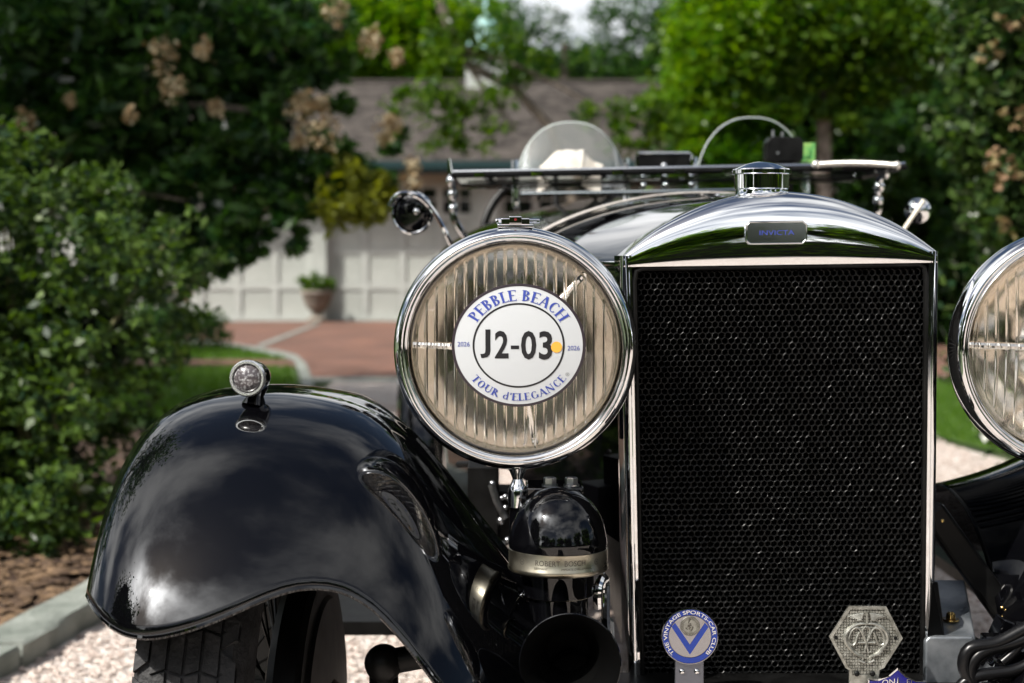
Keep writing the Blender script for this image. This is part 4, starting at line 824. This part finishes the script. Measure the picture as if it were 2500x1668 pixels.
# post
MB().lathe([(.014, .012), (.0125, 0), (.0095, -.006), (.0065, -.014), (.0095, -.022), (.012, -.026), (.0125, -.03), (.0125, -.05), (0, -.05)], H(.003, .01, -.1555), (0, 0, 1), 32).build('mounting_post', CHROME2, shell)
head2 = copy_part(shell, 2*(CX-HC.x))
for ch in list(head2.children):
    if ch.name.startswith(('rim_clasp', 'clasp_emblem')): ch.location.x = 0
# ---------------- sticker on the left headlight
SU, SV = .0042, .0056; EL = .92
def stk(u, v, off): # u,v metres in sticker plane (v before flattening)
    x = SU+u; z = SV+v*EL; return H(x, lens_y(math.hypot(x, z))-.0040-off, z)
def ring(b, r0, r1, off, n=96, k=3):
    vs = [stk(r*math.cos(2*PI*i/n), r*math.sin(2*PI*i/n), off) for r in np.linspace(r0, r1, k) for i in range(n)]
    return b.add(vs, [(j*n+i, j*n+(i+1) % n, (j+1)*n+(i+1) % n, (j+1)*n+i) for j in range(k-1) for i in range(n)])
RS = .0847; b = MB()
ring(b.mat(0), .0001, RS*.96, 0, 96, 8); ring(b.mat(2), RS*.958, RS, .0003); ring(b.mat(1), .0558, .0582, .0003)
vs = [stk(r*math.cos(2*PI*i/96), r*math.sin(2*PI*i/96), o_) for r, o_ in ((RS, .0003), (RS, -.0005)) for i in range(96)]
b.mat(2).add(vs, [(i, (i+1) % 96, 96+(i+1) % 96, 96+i) for i in range(96)])
_px = .3048/581.5/2.177*1.0; 
for ch_, x0, y0, x1, y1 in (('J', 592, 703, 645, 853), ('2', 668, 710, 740, 855), ('-', 752, 787, 795, 806), ('0', 805, 710, 885, 861), ('3', 899, 712, 970, 862)):
    V2, F2 = text(ch_, 1, .022); lo = V2.min(0); hi = V2.max(0)
    b.mat(1).add([stk((x0+(x-lo[0])/(hi[0]-lo[0])*(x1-x0)-793)*_px, -(y1-(yv-lo[1])/(hi[1]-lo[1])*(y1-y0)-787)*_px/EL, .0004) for x, yv in V2], F2)
for sx in (-1, 1):
    V2, F2 = text('2026', .0058); b.mat(3).add([stk(sx*.0695+x*.95, (-.001-.0025*sx+yv-.0029)/EL, .0004) for x, yv in V2], F2)
n = 28; b.mat(4).add([stk(.0478+.0070*math.cos(2*PI*i/n), (-.0022+.0070*math.sin(2*PI*i/n))/EL, .0006) for i in range(n)], [tuple(range(n))])
# stroke-built roman letters: each glyph = width, strokes (line / arc)
tk, tn = .17, .075
def S(x, y0, y1, w_=tk): return ('l', x, y0, x, y1, w_)
def ft_(x, y, h_=.17): return ('l', x-h_, y, x+h_, y, .05)
GL = {
 'P': (.62, [S(.16, 0, 1), ft_(.16, .025), ('l', .02, .975, .3, .975, .05), ('a', .24, .73, .28, .245, 100, -100, tn, tk)]),
 'E': (.60, [S(.16, 0, 1), ('l', .02, .97, .52, .97, .06), ('l', .02, .03, .56, .03, .06), ('l', .16, .52, .44, .52, .06), S(.52, .84, 1, .05), S(.56, 0, .17, .05)]),
 'B': (.66, [S(.16, 0, 1), ('l', .02, .975, .3, .975, .05), ('l', .02, .025, .3, .025, .05), ('a', .24, .755, .25, .22, 100, -95, tn, tk), ('a', .24, .275, .31, .25, 95, -100, tn, tk)]),
 'L': (.56, [S(.16, 0, 1), ft_(.16, .975), ('l', .02, .03, .52, .03, .06), S(.52, 0, .18, .05)]),
 'A': (.78, [('l', .13, 0, .40, 1, .07), ('l', .40, 1, .68, 0, tk), ('l', .22, .34, .57, .34, .06), ft_(.11, .025, .11), ft_(.68, .025, .13)]),
 'C': (.74, [('a', .42, .5, .33, .49, 45, 315, tn, tk)]),
 'H': (.84, [S(.16, 0, 1), S(.68, 0, 1), ('l', .16, .52, .68, .52, .06), ft_(.16, .025), ft_(.16, .975), ft_(.68, .025), ft_(.68, .975)]),
 'T': (.66, [S(.33, 0, 1), ft_(.33, .025), ('l', .02, .97, .64, .97, .06), S(.03, .82, 1, .05), S(.63, .82, 1, .05)]),
 'O': (.82, [('a', .41, .5, .33, .49, 0, 360, tn, tk)]),
 'U': (.80, [('l', .16, .3, .16, 1, tk), ('l', .64, .3, .64, 1, .07), ('a', .40, .32, .24, .30, 180, 360, tk*.8, tn), ft_(.16, .975), ft_(.64, .975, .12)]),
 'R': (.72, [S(.16, 0, 1), ft_(.16, .025), ('l', .02, .975, .3, .975, .05), ('a', .24, .74, .26, .235, 100, -95, tn, tk), ('l', .3, .5, .64, 0, tk*.9)]),
 'd': (.62, [S(.46, 0, 1.05, .12), ('a', .27, .32, .21, .30, 50, 310, tn, .13)]),
 "'": (.24, [('l', .12, .72, .15, 1, .1)]),
 'G': (.80, [('a', .42, .5, .33, .49, 45, 315, tn, tk), S(.67, .1, .42, .14), ft_(.66, .42, .14)]),
 'N': (.86, [S(.16, 0, 1, .07), S(.70, 0, 1, .07), ('l', .16, 1, .70, 0, tk), ft_(.16, .025, .12), ft_(.70, .975, .12)]),
 ' ': (.36, [])}
def stroke_polys(st):
    if st[0] == 'l':
        _, x0, y0, x1, y1, w_ = st; d = Vector((x1-x0, y1-y0)); L_ = d.length; d /= L_; nrm = Vector((-d.y, d.x))*w_/2
        if abs(d.y) > .9 and abs(d.x) > .05: nrm = Vector((w_/2*1.05, 0))
        n_ = max(1, int(L_/.2)); return [((x0+(x1-x0)*k/n_+nrm.x, y0+(y1-y0)*k/n_+nrm.y), (x0+(x1-x0)*k/n_-nrm.x, y0+(y1-y0)*k/n_-nrm.y)) for k in range(n_+1)]
    _, cx_, cy_, rx, ry, a0, a1, w0, w1 = st; out = []; n_ = 18
    for k in range(n_+1):
        a = R(a0+(a1-a0)*k/n_); ww = w0+(w1-w0)*abs(math.cos(a))**1.5
        out.append(((cx_+(rx+0)*math.cos(a), cy_+ry*math.sin(a)), (cx_+(rx-ww)*math.cos(a), cy_+(ry-ww*.8)*math.sin(a))))
    return out
def arc_text(b, s, h, rbase, span, mid, top, put):
    wd = [GL[c_][0] for c_ in s]; tot = sum(wd); a = -span/2; 
    for c_, w_ in zip(s, wd):
        da = span*w_/tot
        for si, st in enumerate(GL[c_][1]):
            pp = stroke_polys(st); vs = []
            for pr_ in pp:
                for (x, yv) in pr_:
                    an = a+da*(x/w_)
                    rr_ = rbase+yv*h if top else rbase-yv*h
                    ang = (mid-an) if top else (mid+an)
                    vs.append(put(rr_*math.cos(ang), rr_*math.sin(ang), .0004+.00004*si))
            b.add(vs, [(2*k, 2*k+1, 2*k+3, 2*k+2) for k in range(len(pp)-1)])
        a += da
arc_text(b.mat(3), 'PEBBLE BEACH', .0148, .0612, R(118), PI/2, True, stk)
arc_text(b.mat(3), "TOUR d'ELEGANCE", .0102, .0762, R(106), -PI/2, False, stk)
an = -PI/2+R(57); V2, F2 = text('R', .002); cpx, cpy = .0735*math.cos(an), .0735*math.sin(an)
b.mat(1).add([stk(cpx+x, cpy+yv-.001, .0004) for x, yv in V2], F2); b.add([stk(cpx+q*math.cos(2*PI*i/20), cpy+q*math.sin(2*PI*i/20), .0004) for q in (.0020, .0024) for i in range(20)], [(i, (i+1) % 20, 20+(i+1) % 20, 20+i) for i in range(20)])
b.build('rally_sticker', [WHITE_VINYL, BLACK_INK, DARK_INK, BLUE_INK, ORANGE], shell, smooth=False, label='round white sticker with blue lettering and black J2-03')
# ---------------- horns
def horn_text(b, s, h, rad_, z0, a_mid, org, squeeze=1.0):
    V2, F2 = text(s, h); b.add([org+Vector((rad_*math.sin(a_mid+x*squeeze/rad_), -rad_*math.cos(a_mid+x*squeeze/rad_), z0+yv)) for x, yv in V2], F2)
HO = at(1281, 1265, 1.985)
hn = MB().lathe([(0, .0835), (.012, .0825), (.027, .077), (.041, .066), (.052, .051), (.0595, .033), (.0625, .018), (.0632, .012), (.0625, .0105), (.0628, .006), (.0615, .004)], HO, n=72)
hn.lathe([(.056, -.012), (.0545, -.016), (.0465, -.02), (.0455, -.05), (.045, -.055)], HO, n=56)
bell0 = HO+Vector((0, 0, -.055)); pth = spline([bell0+Vector((0, .004, .02)), bell0, bell0+Vector((.002, -.004, -.035)), bell0+Vector((.008, -.018, -.068)), bell0+Vector((.014, -.045, -.085)), bell0+Vector((.017, -.075, -.092))], 24)
hn.tube(pth, list(np.concatenate([np.linspace(.041, .037, 8), np.linspace(.037, .031, 8), np.linspace(.031, .034, 8)])), 40, False)
horn = hn.build('horn', PAINT, car, ang=40)
HB = at(1308, 1522, 1.862)
MB().lathe([(.034, .042), (.036, .03), (.041, .016), (.049, .004), (.0575, -.003), (.0605, -.0045), (.0612, -.003), (.0600, -.001), (.056, .003), (.048, .010), (.038, .024), (.03, .042), (.026, .06), (0, .065)], HB, (0, 1, .0), 64).build('trumpet', mat('trumpet_black', (.0012, .0012, .0012), .7, 0, .04), horn)
MB().lathe([(.0606+.0014*math.cos(a), -.003+.0014*math.sin(a)) for a in np.linspace(0, 2*PI, 10)], HB, (0, 1, 0), 64).build('trumpet_rim', PAINT, horn)
b = MB().lathe([(.0622, .0035), (.0634, .003), (.0634, -.0165), (.0645, -.018), (.0645, -.0225), (.062, -.025), (.056, -.025)], HO+Vector((0, 0, .002)), n=72); b.lathe([(.0415+.0028*math.cos(a), -.0525+.0042*math.sin(a)) for a in np.linspace(0, 2*PI, 14)], HO, n=56); b.build('band', NICKEL, horn, ang=50)
b = MB(); horn_text(b, 'ROBERT  BOSCH', .0066, .0637, -.0075, 0.02, HO, .92); horn_text(b, 'GERMANY', .0027, .0637, -.0125, -.38, HO); horn_text(b, "IMPORTE D'ALLEMAGNE", .0027, .0637, -.0128, .36, HO)
for s in (-.82, .82):
    for q0, q1 in ((.0032, .0037),):
        cc = [(math.cos(2*PI*i/18), math.sin(2*PI*i/18)) for i in range(18)]; b.add([HO+Vector((.0637*math.sin(s+q*c_/.0637), -.0637*math.cos(s+q*c_/.0637), -.005+q*s_)) for q in (q0, q1) for c_, s_ in cc], [(i, (i+1) % 18, 18+(i+1) % 18, 18+i) for i in range(18)])
    horn_text(b, 'H', .003, .0637, -.0065, s, HO)
b.build('engraving', ENGRAVE, horn, smooth=False)
# bracket over the horn with hexagon bolts, carrying the lamp
b = MB().box(at(1272, 1122, 2.03), (.075, .07, .014)).tube([at(1198, 1130, 2.012), at(1195, 1300, 2.03), at(1200, 1500, 2.05)], .016, 14); lb = b.build('lamp_bracket', PAINT, car, smooth=True, ang=30); bevel(lb, .003)
for x in (1262, 1311): p = at(x, 1106, 2.01); MB().lathe([(0, .0062), (.0075, .0062), (.0085, .0050), (.0085, -.003)], p, n=6).lathe([(.0105, -.003), (.0105, -.006), (0, -.006)], p, n=20).build('hexagon_bolt', STEEL, lb, ang=20)
MB().tube(spline([at(1372, 1395, 1.99), at(1375, 1340, 1.99), at(1383, 1325, 2.0), at(1390, 1420, 2.0), at(1402, 1500, 2.0), at(1412, 1560, 2.0)], 20), .006, 8).build('chrome_stay', CHROME2, lb)
MB().prism([(-.005, -.06), (.013, -.06), (.011, .005), (.004, .012), (-.006, .01)], at(1390, 1440, 2.02), (1, 0, 0), (0, 0, 1), (0, .02, 0)).build('side_plate', ALUM, lb, smooth=False)
# second horn, lying, under the wing
H2 = at(1046, 1418, 1.93); a2 = Vector((.97, .1, .2)).normalized(); DEEP = mat('horn_black', (.002, .002, .002), .45, 0, .15)
h2 = MB().lathe([(0.0000, -0.0465), (0.0186, -0.0434), (0.0322, -0.0298), (0.0381, -0.0112), (0.0384, -0.0037)], H2, a2, 48).lathe([(0.0360, 0.0087), (0.0291, 0.0124), (0.0285, 0.0310), (0.0223, 0.0434), (0.0186, 0.0620)], H2, a2, 40).build('horn', PAINT, car, ang=40)
MB().lathe([(0.0381, -0.0043), (0.0393, -0.0043), (0.0393, 0.0062), (0.0400, 0.0074), (0.0400, 0.0099), (0.0360, 0.0112)], H2, a2, 56).lathe([(.0282+.0018*math.cos(a), .0322+.0026*math.sin(a)) for a in np.linspace(0, 2*PI, 12)], H2, a2, 40).build('band', NICKEL, h2)
MB().lathe([(0.0186, 0.0558), (0.0211, 0.0744), (0.0310, 0.0868), (0.0360, 0.0899), (0.0347, 0.0887), (0.0248, 0.0806), (0.0124, 0.0620)], H2+Vector((-.02, 0, -.02)), Vector((.93, -.3, -.1)), 48).build('trumpet', DEEP, h2)
# wing stay, fittings
b = MB().tube([at(905, 1190, 2.03), at(1000, 1260, 2.0), at(1165, 1390, 2.02)], [.010, .012, .014], 10).tube([at(930, 1220, 2.02), at(1010, 1310, 1.97), at(1080, 1420, 1.98)], .007, 8).ball(at(1185, 1368, 2.0), .012)
b.build('wing_stay', PAINT, car)
for x, y in ((1000, 1300), (1050, 1345)): bevel(MB().box(at(x, y, 1.98), (.03, .012, .008), Matrix.Rotation(R(38), 3, 'Y')).build('wing_clip', CHROME2, wg), .002)
MB().ball(at(1188, 1367, 1.99), (.012, .008, .006)).build('wing_bolt', CHROME2, wg); MB().tube([at(905, 1050, 2.02), at(925, 1075, 2.02)], [.006, .004], 10).build('wing_bolt', CHROME2, wg)
# track rod
b = MB().tube([at(880, 1522, 1.98), at(1010, 1497, 1.96)], .0165, 16).ball(at(880, 1522, 1.97), .0245, 16, 12).tube([at(880, 1530, 1.98), at(884, 1700, 1.98)], .019, 14); b.build('steering_arm', BLACK, car)
# parts behind lamp : carburettor side, linkage, lever (seen between wing and horn)
b = MB().box(at(1110, 1215, 2.55), (.05, .1, .22)).box(at(1150, 1180, 2.6), (.05, .08, .09)).tube([at(1050, 1066, 2.7), at(1100, 1064, 2.65), at(1130, 1048, 2.6)], .006, 8); bevel(b.build('engine_side', BLACK, car, smooth=False), .006)
for x, y, q in ((1130, 1110, .007), (1160, 1140, .006), (1152, 1143, .005), (1168, 1145, .005), (1160, 1165, .006), (1150, 1195, .009), (1165, 1240, .008)): MB().ball(at(x, y, 2.5), q*.75).build('engine_nut', STEEL, car)
b = MB(); b.tube([at(1128, 1112, 2.46), at(1140, 1150, 2.46), at(1160, 1190, 2.46)], .006, 8).build('engine_fitting', STEEL, car); MB().tube([at(1150, 1250, 2.4), at(1170, 1350, 2.3)], .008, 8).build('engine_fitting', STEEL, car)
# ---------------- right of the radiator : bracket, strut, hoses
def PR(x, y, Y=2.06): return at(x, y, Y)
HOSE = mat('hose_rubber', (.004, .004, .0045), .3, 0, .3); b = MB()
b.prism([(-.033, -.07), (.033, -.07), (.036, .02), (.031, .034), (-.028, .034), (-.033, .028)], PR(2180, 1520, 2.04), (1, 0, 0), (0, 0, 1), (0, .012, 0))
b.add([PR(2122, 1478, 2.042), PR(2240, 1470, 2.042), PR(2215, 1330, 2.22), PR(2140, 1330, 2.22), PR(2122, 1486, 2.046), PR(2240, 1478, 2.046), PR(2215, 1340, 2.22), PR(2140, 1340, 2.22)], [(0, 1, 2, 3), (7, 6, 5, 4), (0, 4, 5, 1), (1, 5, 6, 2), (3, 2, 6, 7), (0, 3, 7, 4)])
bevel(b.build('chassis_bracket', ALUM, car, smooth=False), .004, 3)
b = MB().add([PR(2140, 1335, 2.04), PR(2152, 1335, 2.06), PR(2168, 1462, 2.06), PR(2128, 1462, 2.04), PR(2140, 1335, 2.10), PR(2152, 1335, 2.12), PR(2168, 1450, 2.12), PR(2128, 1450, 2.10)], [(0, 1, 2, 3), (7, 6, 5, 4), (0, 4, 5, 1), (1, 5, 6, 2), (2, 6, 7, 3), (3, 7, 4, 0)]); bevel(b.build('gusset', BLACK, car, smooth=False), .002)
b = MB().lathe([(0, .008), (.0035, .0075), (.006, .005), (.0065, 0), (.0065, -.003)], PR(2182, 1417, 2.10), n=20).lathe([(.011, -.002), (.011, -.004), (0, -.004)], PR(2182, 1417, 2.10), n=24); b.build('brass_bolt', BRASS, car)
b = MB().box((PR(2150, 1190, 2.2)+PR(2330, 1440, 2.12))/2, (.035, .03, .22), Matrix.Rotation(R(-36), 3, 'Y')); st_ = bevel(b.build('strut', BLACK, car, smooth=False), .005)
for x, y in ((2163, 1196), (2300, 1395)): MB().ball(PR(x, y, 2.12), .0028, 8, 6).build('rivet', BRASS, st_)
b = MB()
for pts_, q in (([(2400, 1420), (2330, 1455), (2270, 1480), (2225, 1490), (2212, 1530), (2225, 1560), (2250, 1600)], .0085), ([(2400, 1440), (2310, 1480), (2250, 1500), (2228, 1530), (2232, 1570), (2250, 1620)], .0085), ([(2400, 1500), (2320, 1540), (2260, 1548), (2215, 1565), (2190, 1600)], .008), ([(2420, 1380), (2370, 1420), (2340, 1480), (2300, 1520)], .006)):
    MB().tube(spline([PR(x, y, 1.96+.0*i) for i, (x, y) in enumerate(pts_)], 26), q, 12).build('rubber_hose', HOSE, car)
b = MB(); r = np.random.default_rng(77)
for k in range(16): b.box(PR(2290+r.uniform(0, 150), 1440+r.uniform(0, 150), 2.0+r.uniform(0, .08)), (r.uniform(.01, .05), r.uniform(.01, .04), r.uniform(.006, .03)), Matrix.Rotation(r.uniform(-.8, .8), 3, 'Y'))
b.prism([(-.05, -.04), (.06, -.04), (.06, .03)], PR(2310, 1530, 1.985), (1, 0, 0), (0, 0, 1), (0, .006, 0)); bevel(b.build('shock_absorber', PAINT, car, smooth=False), .002)
# ---------------- badges
BY = 1.985; k_ = BY/FPX*2500/2350*1.0
bar = MB().tube([(CX-.24, BY+.02, .432), (CX+.24, BY+.02, .432)], .009, 12).build('badge_bar', CHROME2, car)
C1 = at(1583, 1460, BY); RB = .0362; fr = lambda x, z, o_=0: C1+Vector((x, -o_, z))
b = MB(); b.mat(0).lathe([(0, .002), (.027, .0022), (.0275, .001), (.0352, .001), (.0353, .0022), (RB, .002), (RB+.0003, 0), (RB, -.002), (0, -.002)], C1, (0, -1, 0), 72)
b.mat(1).add([fr(r*math.cos(2*PI*i/72), r*math.sin(2*PI*i/72), .0017) for r in (.0277, .0350) for i in range(72)], [(i, (i+1) % 72, 72+(i+1) % 72, 72+i) for i in range(72)])
vv = [(-.0237, .0125), (-.0192, .0178), (0, -.0105), (.0192, .0178), (.0237, .0125), (0, -.0235)]
b.mat(1).add([fr(x, z, .0029) for x, z in vv]+[fr(x, z, .001) for x, z in vv], [(0, 1, 2, 5), (2, 3, 4, 5)]+[(i, (i+1) % 6, 6+(i+1) % 6, 6+i) for i in range(6)])
V2, F2 = text('THE VINTAGE SPORTS-CAR CLUB', .0046, .006); hw = (V2[:, 0].max()-V2[:, 0].min())/2; sp = R(137)
b.mat(3).add([fr((.0291+yv)*math.sin(x/hw*sp), (.0291+yv)*math.cos(x/hw*sp), .0021) for x, yv in V2], F2)
sc = (0, .0135); b.mat(2).lathe([(0, .0005), (.0125, .0004), (.0128, 0)], fr(sc[0], sc[1], .0030), (0, -1, 0), 36)
r = np.random.default_rng(9)
b.mat(4)
for q0, q1 in ((.0118, .0122), (.0088, .0092)): b.add([fr(sc[0]+q*math.cos(2*PI*i/36), sc[1]+q*math.sin(2*PI*i/36), .0038) for q in (q0, q1) for i in range(36)], [(i, (i+1) % 36, 36+(i+1) % 36, 36+i) for i in range(36)])
for k in range(34):
    a = 2*PI*k/34; b.box(fr(sc[0]+.0105*math.cos(a), sc[1]+.0105*math.sin(a), .0038), (.0008, .0002, .0014), Matrix.Rotation(-a+PI/2, 3, 'Y'))
for k in range(22): b.mat(4).ball(fr(sc[0]+r.normal()*.003, sc[1]+r.normal()*.0035, .0032), (r.uniform(.0005, .0014), .0006, r.uniform(.0006, .002)), 8, 6)
bd = b.build('round_club_badge', [mat('darkened_chrome', (.36, .36, .38), .12, 1), ENAMEL, PEWTER, mat('badge_letter', (.75, .74, .7), .3, .6), ENGRAVE], car, ang=30, label='round chrome badge with blue ring and blue V')  # dark reflections are put into the badge's chrome colour
b = MB().box(C1+Vector((0, .004, -.046)), (.0375, .003, .044)); tb = bevel(b.build('mounting_tab', mat('dark_plate', (.16, .17, .2), .3, .9), bd, smooth=False), .001)
for sx in (-1, 1): MB().ball(C1+Vector((sx*.0095, .0015, -.0465)), (.0036, .0025, .0036), 16, 10).build('rivet', CHROME2, bd)
# hexagonal badge
C2 = at(0, 0, 1.0); u6 = (2.0/FPX)/7.54
def Z2(x, y, o_=0): # zoom-pixel -> world on badge plane
    p = at((2000+x/7.54)*.94, (1460+y/7.54)*.94, BY); return p+Vector((0, -o_, 0))
outer = [(550, 152), (1235, 160), (1540, 745), (1200, 1285), (1110, 1330), (1085, 1640), (555, 1640), (555, 1330), (490, 1295), (188, 722)]
inner = [(580, 208), (1200, 215), (1478, 745), (1140, 1270), (1060, 1320), (1050, 1420), (610, 1420), (610, 1320), (530, 1270), (245, 722)]
b = MB(); n = len(outer)
b.add([Z2(x, y, .0) for x, y in outer]+[Z2(x, y, -.004) for x, y in outer], [tuple(range(n, 2*n))]+[(i, n+i, n+(i+1) % n, (i+1) % n) for i in range(n)])
b.add([Z2(x, y, .0) for x, y in outer]+[Z2(x, y, .0003) for x, y in inner]+[Z2(x, y, -.002) for x, y in inner], [(i, (i+1) % n, n+(i+1) % n, n+i) for i in range(n)]+[(n+i, n+(i+1) % n, 2*n+(i+1) % n, 2*n+i) for i in range(n)]+[tuple(range(2*n, 3*n))[::-1]])
hb_ = b.build('hexagonal_club_badge', PEWTER, car, ang=30, label='pewter hexagonal badge with entwined letters AA and small wings')
def inside(x, y, poly):
    c = False; j = len(poly)-1
    for i in range(len(poly)):
        if (poly[i][1] > y) != (poly[j][1] > y) and x < (poly[j][0]-poly[i][0])*(y-poly[i][1])/(poly[j][1]-poly[i][1])+poly[i][0]: c = not c
        j = i
    return c
b = MB(); s = 53
for i in range(2, 30):
    for j in range(3, 28):
        x, y = i*s, j*s
        if not inside(x+4, y+4, inner): continue
        p = Z2(x, y, -.0016); q = (i+j) % 2
        b.add([p+Vector((dx*s*u6*.5*(1.0 if q else .98), -dy_, dz*s*u6*.5*(.98 if q else 1.0))) for dx, dz, dy_ in ((-1, -1, 0), (1, -1, 0), (1, 1, 0), (-1, 1, 0))]+[p+Vector((dx*s*u6*(.42 if q else .26), -.0011, dz*s*u6*(.26 if q else .42))) for dx, dz in ((-1, -1), (1, -1), (1, 1), (-1, 1))], [(4, 5, 6, 7), (0, 1, 5, 4), (1, 2, 6, 5), (2, 3, 7, 6), (3, 0, 4, 7)])
o = b.build('basket_weave', PEWTER, hb_, smooth=False); o['kind'] = 'stuff'
b = MB()
def tb2(pts_, r0, r1=None, o_=.0008, n_=24):
    q = spline(pts_, n_); b.tube([Z2(x, y, o_) for x, y in q], list(np.linspace(r0, r1 or r0, n_))[:n_], 8)
w1, w2 = .0022, .0036
for sg in (-1, 1):
    M_ = lambda pts_: [(868+sg*(x-868), y) for x, y in pts_]
    b.tube([Z2(x, y, .0006) for x, y in spline(M_([(868, 480), (960, 472), (1090, 510), (1200, 590), (1258, 720), (1230, 840), (1150, 940), (1040, 1040), (930, 1110), (945, 1150)]), 30)], list(np.concatenate([np.linspace(.0014, .0034, 14), np.linspace(.0034, .0016, 16)])), 8)
    tb2(M_([(900, 1190), (960, 1170), (1010, 1140)]), .0018, .0014)
    tb2(M_([(905, 1010), (868, 850), (812, 660), (800, 590), (830, 540), (868, 525)]), .0016)
    tb2(M_([(868, 830), (930, 690), (985, 580), (1040, 545), (1100, 560), (1160, 640), (1195, 760), (1180, 850), (1110, 870), (1080, 840), (1045, 740), (1000, 620)]), .0016)
    tb2(M_([(868, 820), (1030, 820)]), .0014); tb2(M_([(900, 1000), (950, 985)]), .0012); tb2(M_([(930, 530), (985, 545), (1050, 525)]), .0012)
    for k in range(6):
        tb2(M_([(925+k*8, 290+k*22), (1010+k*6, 300+k*22), (1220-k*48, 350+k*14)]), .0016, .0007, .0004, 10)
b.tube([Z2(880, 255, .001), Z2(880, 465, .001)], .0018, 8); b.build('monogram', PEWTER, hb_)
for x in (692, 978): MB().ball(Z2(x, 1392, .001), (.0036, .002, .0036), 16, 8).build('screw', BLACK, hb_)
for x, y in ((308, 728), (1408, 742)): MB().lathe([(0, .0002), (.0024, .0002), (.0024, 0)], Z2(x, y, -.0002), (0, -1, 0), 16).build('fixing_hole', VOID, hb_)
# blue pediment badge
out3 = [(870, 1460), (1050, 1465), (1250, 1390), (1410, 1250), (1560, 1400), (1750, 1490), (1945, 1500), (1945, 1950), (1410, 2300), (870, 1950)]
in3 = [(888, 1482), (1060, 1490), (1265, 1408), (1410, 1288), (1548, 1424), (1742, 1512), (1925, 1522), (1925, 1940), (1410, 2260), (888, 1940)]
b = MB(); n = len(out3); q = lambda P_, o_: [Z2(x, y, .010+o_) for x, y in P_]
b.mat(0).add(q(out3, 0)+q(out3, -.003)+q(in3, .0002), [(i, n+i, n+(i+1) % n, (i+1) % n) for i in range(n)]+[(i, (i+1) % n, 2*n+(i+1) % n, 2*n+i) for i in range(n)]+[tuple(range(n, 2*n))])
b.mat(1).add(q(in3, 0), [tuple(range(n))[::-1]])
V2, F2 = text('ON', .0072); b.mat(0).add([Z2(1240+x/u6*1.05, 1560-yv/u6-x/u6*.12, .0108) for x, yv in V2], F2); V2, F2 = text('EL', .0068); b.add([Z2(1640+x/u6*1.05, 1560-yv/u6+x/u6*.25, .0108) for x, yv in V2], F2)
b.add([Z2(1410, 1410, .0112), Z2(1380, 1600, .0108), Z2(1410, 1600, .0118), Z2(1445, 1600, .0108)], [(0, 1, 2), (0, 2, 3)])
b.build('pointed_club_badge', [CHROME2, ENAMEL2], car, smooth=False, label='deep blue enamel badge with pointed top, cut by the picture edge')
# ---------------- loose things on the car
c = at(1302, 384, 3.8)
def cloth(u, v):
    x = (u-.5)*.15; s_ = (v-.5)*.16; z = .040*min(1, max(0, (x+.068)/.04))**.8*(1 if x < .028 else max(0, 1-((x-.028)/.05)**.5)); z += .0016*math.sin(u*26+v*5)+.002*math.sin(v*9+u*4); z = z if abs(s_) < .04 else z-(abs(s_)-.04)*1.8
    return (c.x+x+.012*math.sin(v*3), c.y+s_, c.z-.006+z)
o = MB().grid(cloth, 44, 24).build('folded_cloth', noisy(mat('cream_cloth', (.6, .57, .5), .9), (.54, .5, .43), (.64, .61, .56), 30, 5)); o.modifiers.new('solid', 'SOLIDIFY').thickness = .006; tag(o, 'cream folded cloth lying behind the milky aero screen', 'cloth')
c = at(1797, 345, 3.74); bx_ = thing('instrument_box', 'small black eight sided box with studs before the clear aero screen', 'instrument', tuple(c))
poly = [(-.044, -.022), (-.036, -.030), (.036, -.030), (.044, -.022), (.044, .016), (.034, .030), (-.034, .030), (-.044, .018)]
bevel(MB().prism(poly, (0, -.03, .0), (1, 0, 0), (0, 0, 1), (0, .06, 0)).box((.006, 0, -.06), (.03, .03, .08)).build('case', BLACK, bx_, smooth=False), .003)
MB().lathe([(.0, .018), (.0035, .017), (.0035, 0)], (-.024, 0, .030), n=12).build('stud', STEEL, bx_)
MB().lathe([(.0, .014), (.0035, .013), (.0035, 0)], (-.002, 0, .030), n=12).build('stud', STEEL, bx_); MB().lathe([(0, .001), (.003, .001), (.003, 0)], (-.018, -.0305, -.008), (0, -1, 0), 12).build('stud', STEEL, bx_)
c = at(1855, 352, 3.80); gc = MB().box(c+Vector((0, 0, 0)), (.034, .004, .05)).box(c+Vector((-.004, -.003, .0)), (.014, .003, .02)); tag(bevel(gc.build('rally_card', [noisy(mat('green_card', (.06, .35, .1), .5), (.05, .3, .08), (.25, .45, .12), 60, 2)], smooth=False), .001), 'small green card propped beside the black instrument box', 'card')
b = MB(); p0_, p1_ = at(1872, 378, 3.28), at(2058, 380, 3.28)
pts_ = [p0_.lerp(p1_, t)+Vector((0, 0, .004*math.sin(t*PI)))for t in np.linspace(0, 1, 90)]; b.tube(pts_, [.0066 if i % 2 else .0056 for i in range(90)], 10); b.ball(p0_, .009).ball(p1_, .009); b.build('flexible_conduit', mat('braided_conduit', (.75, .72, .66), .35, .7), car)
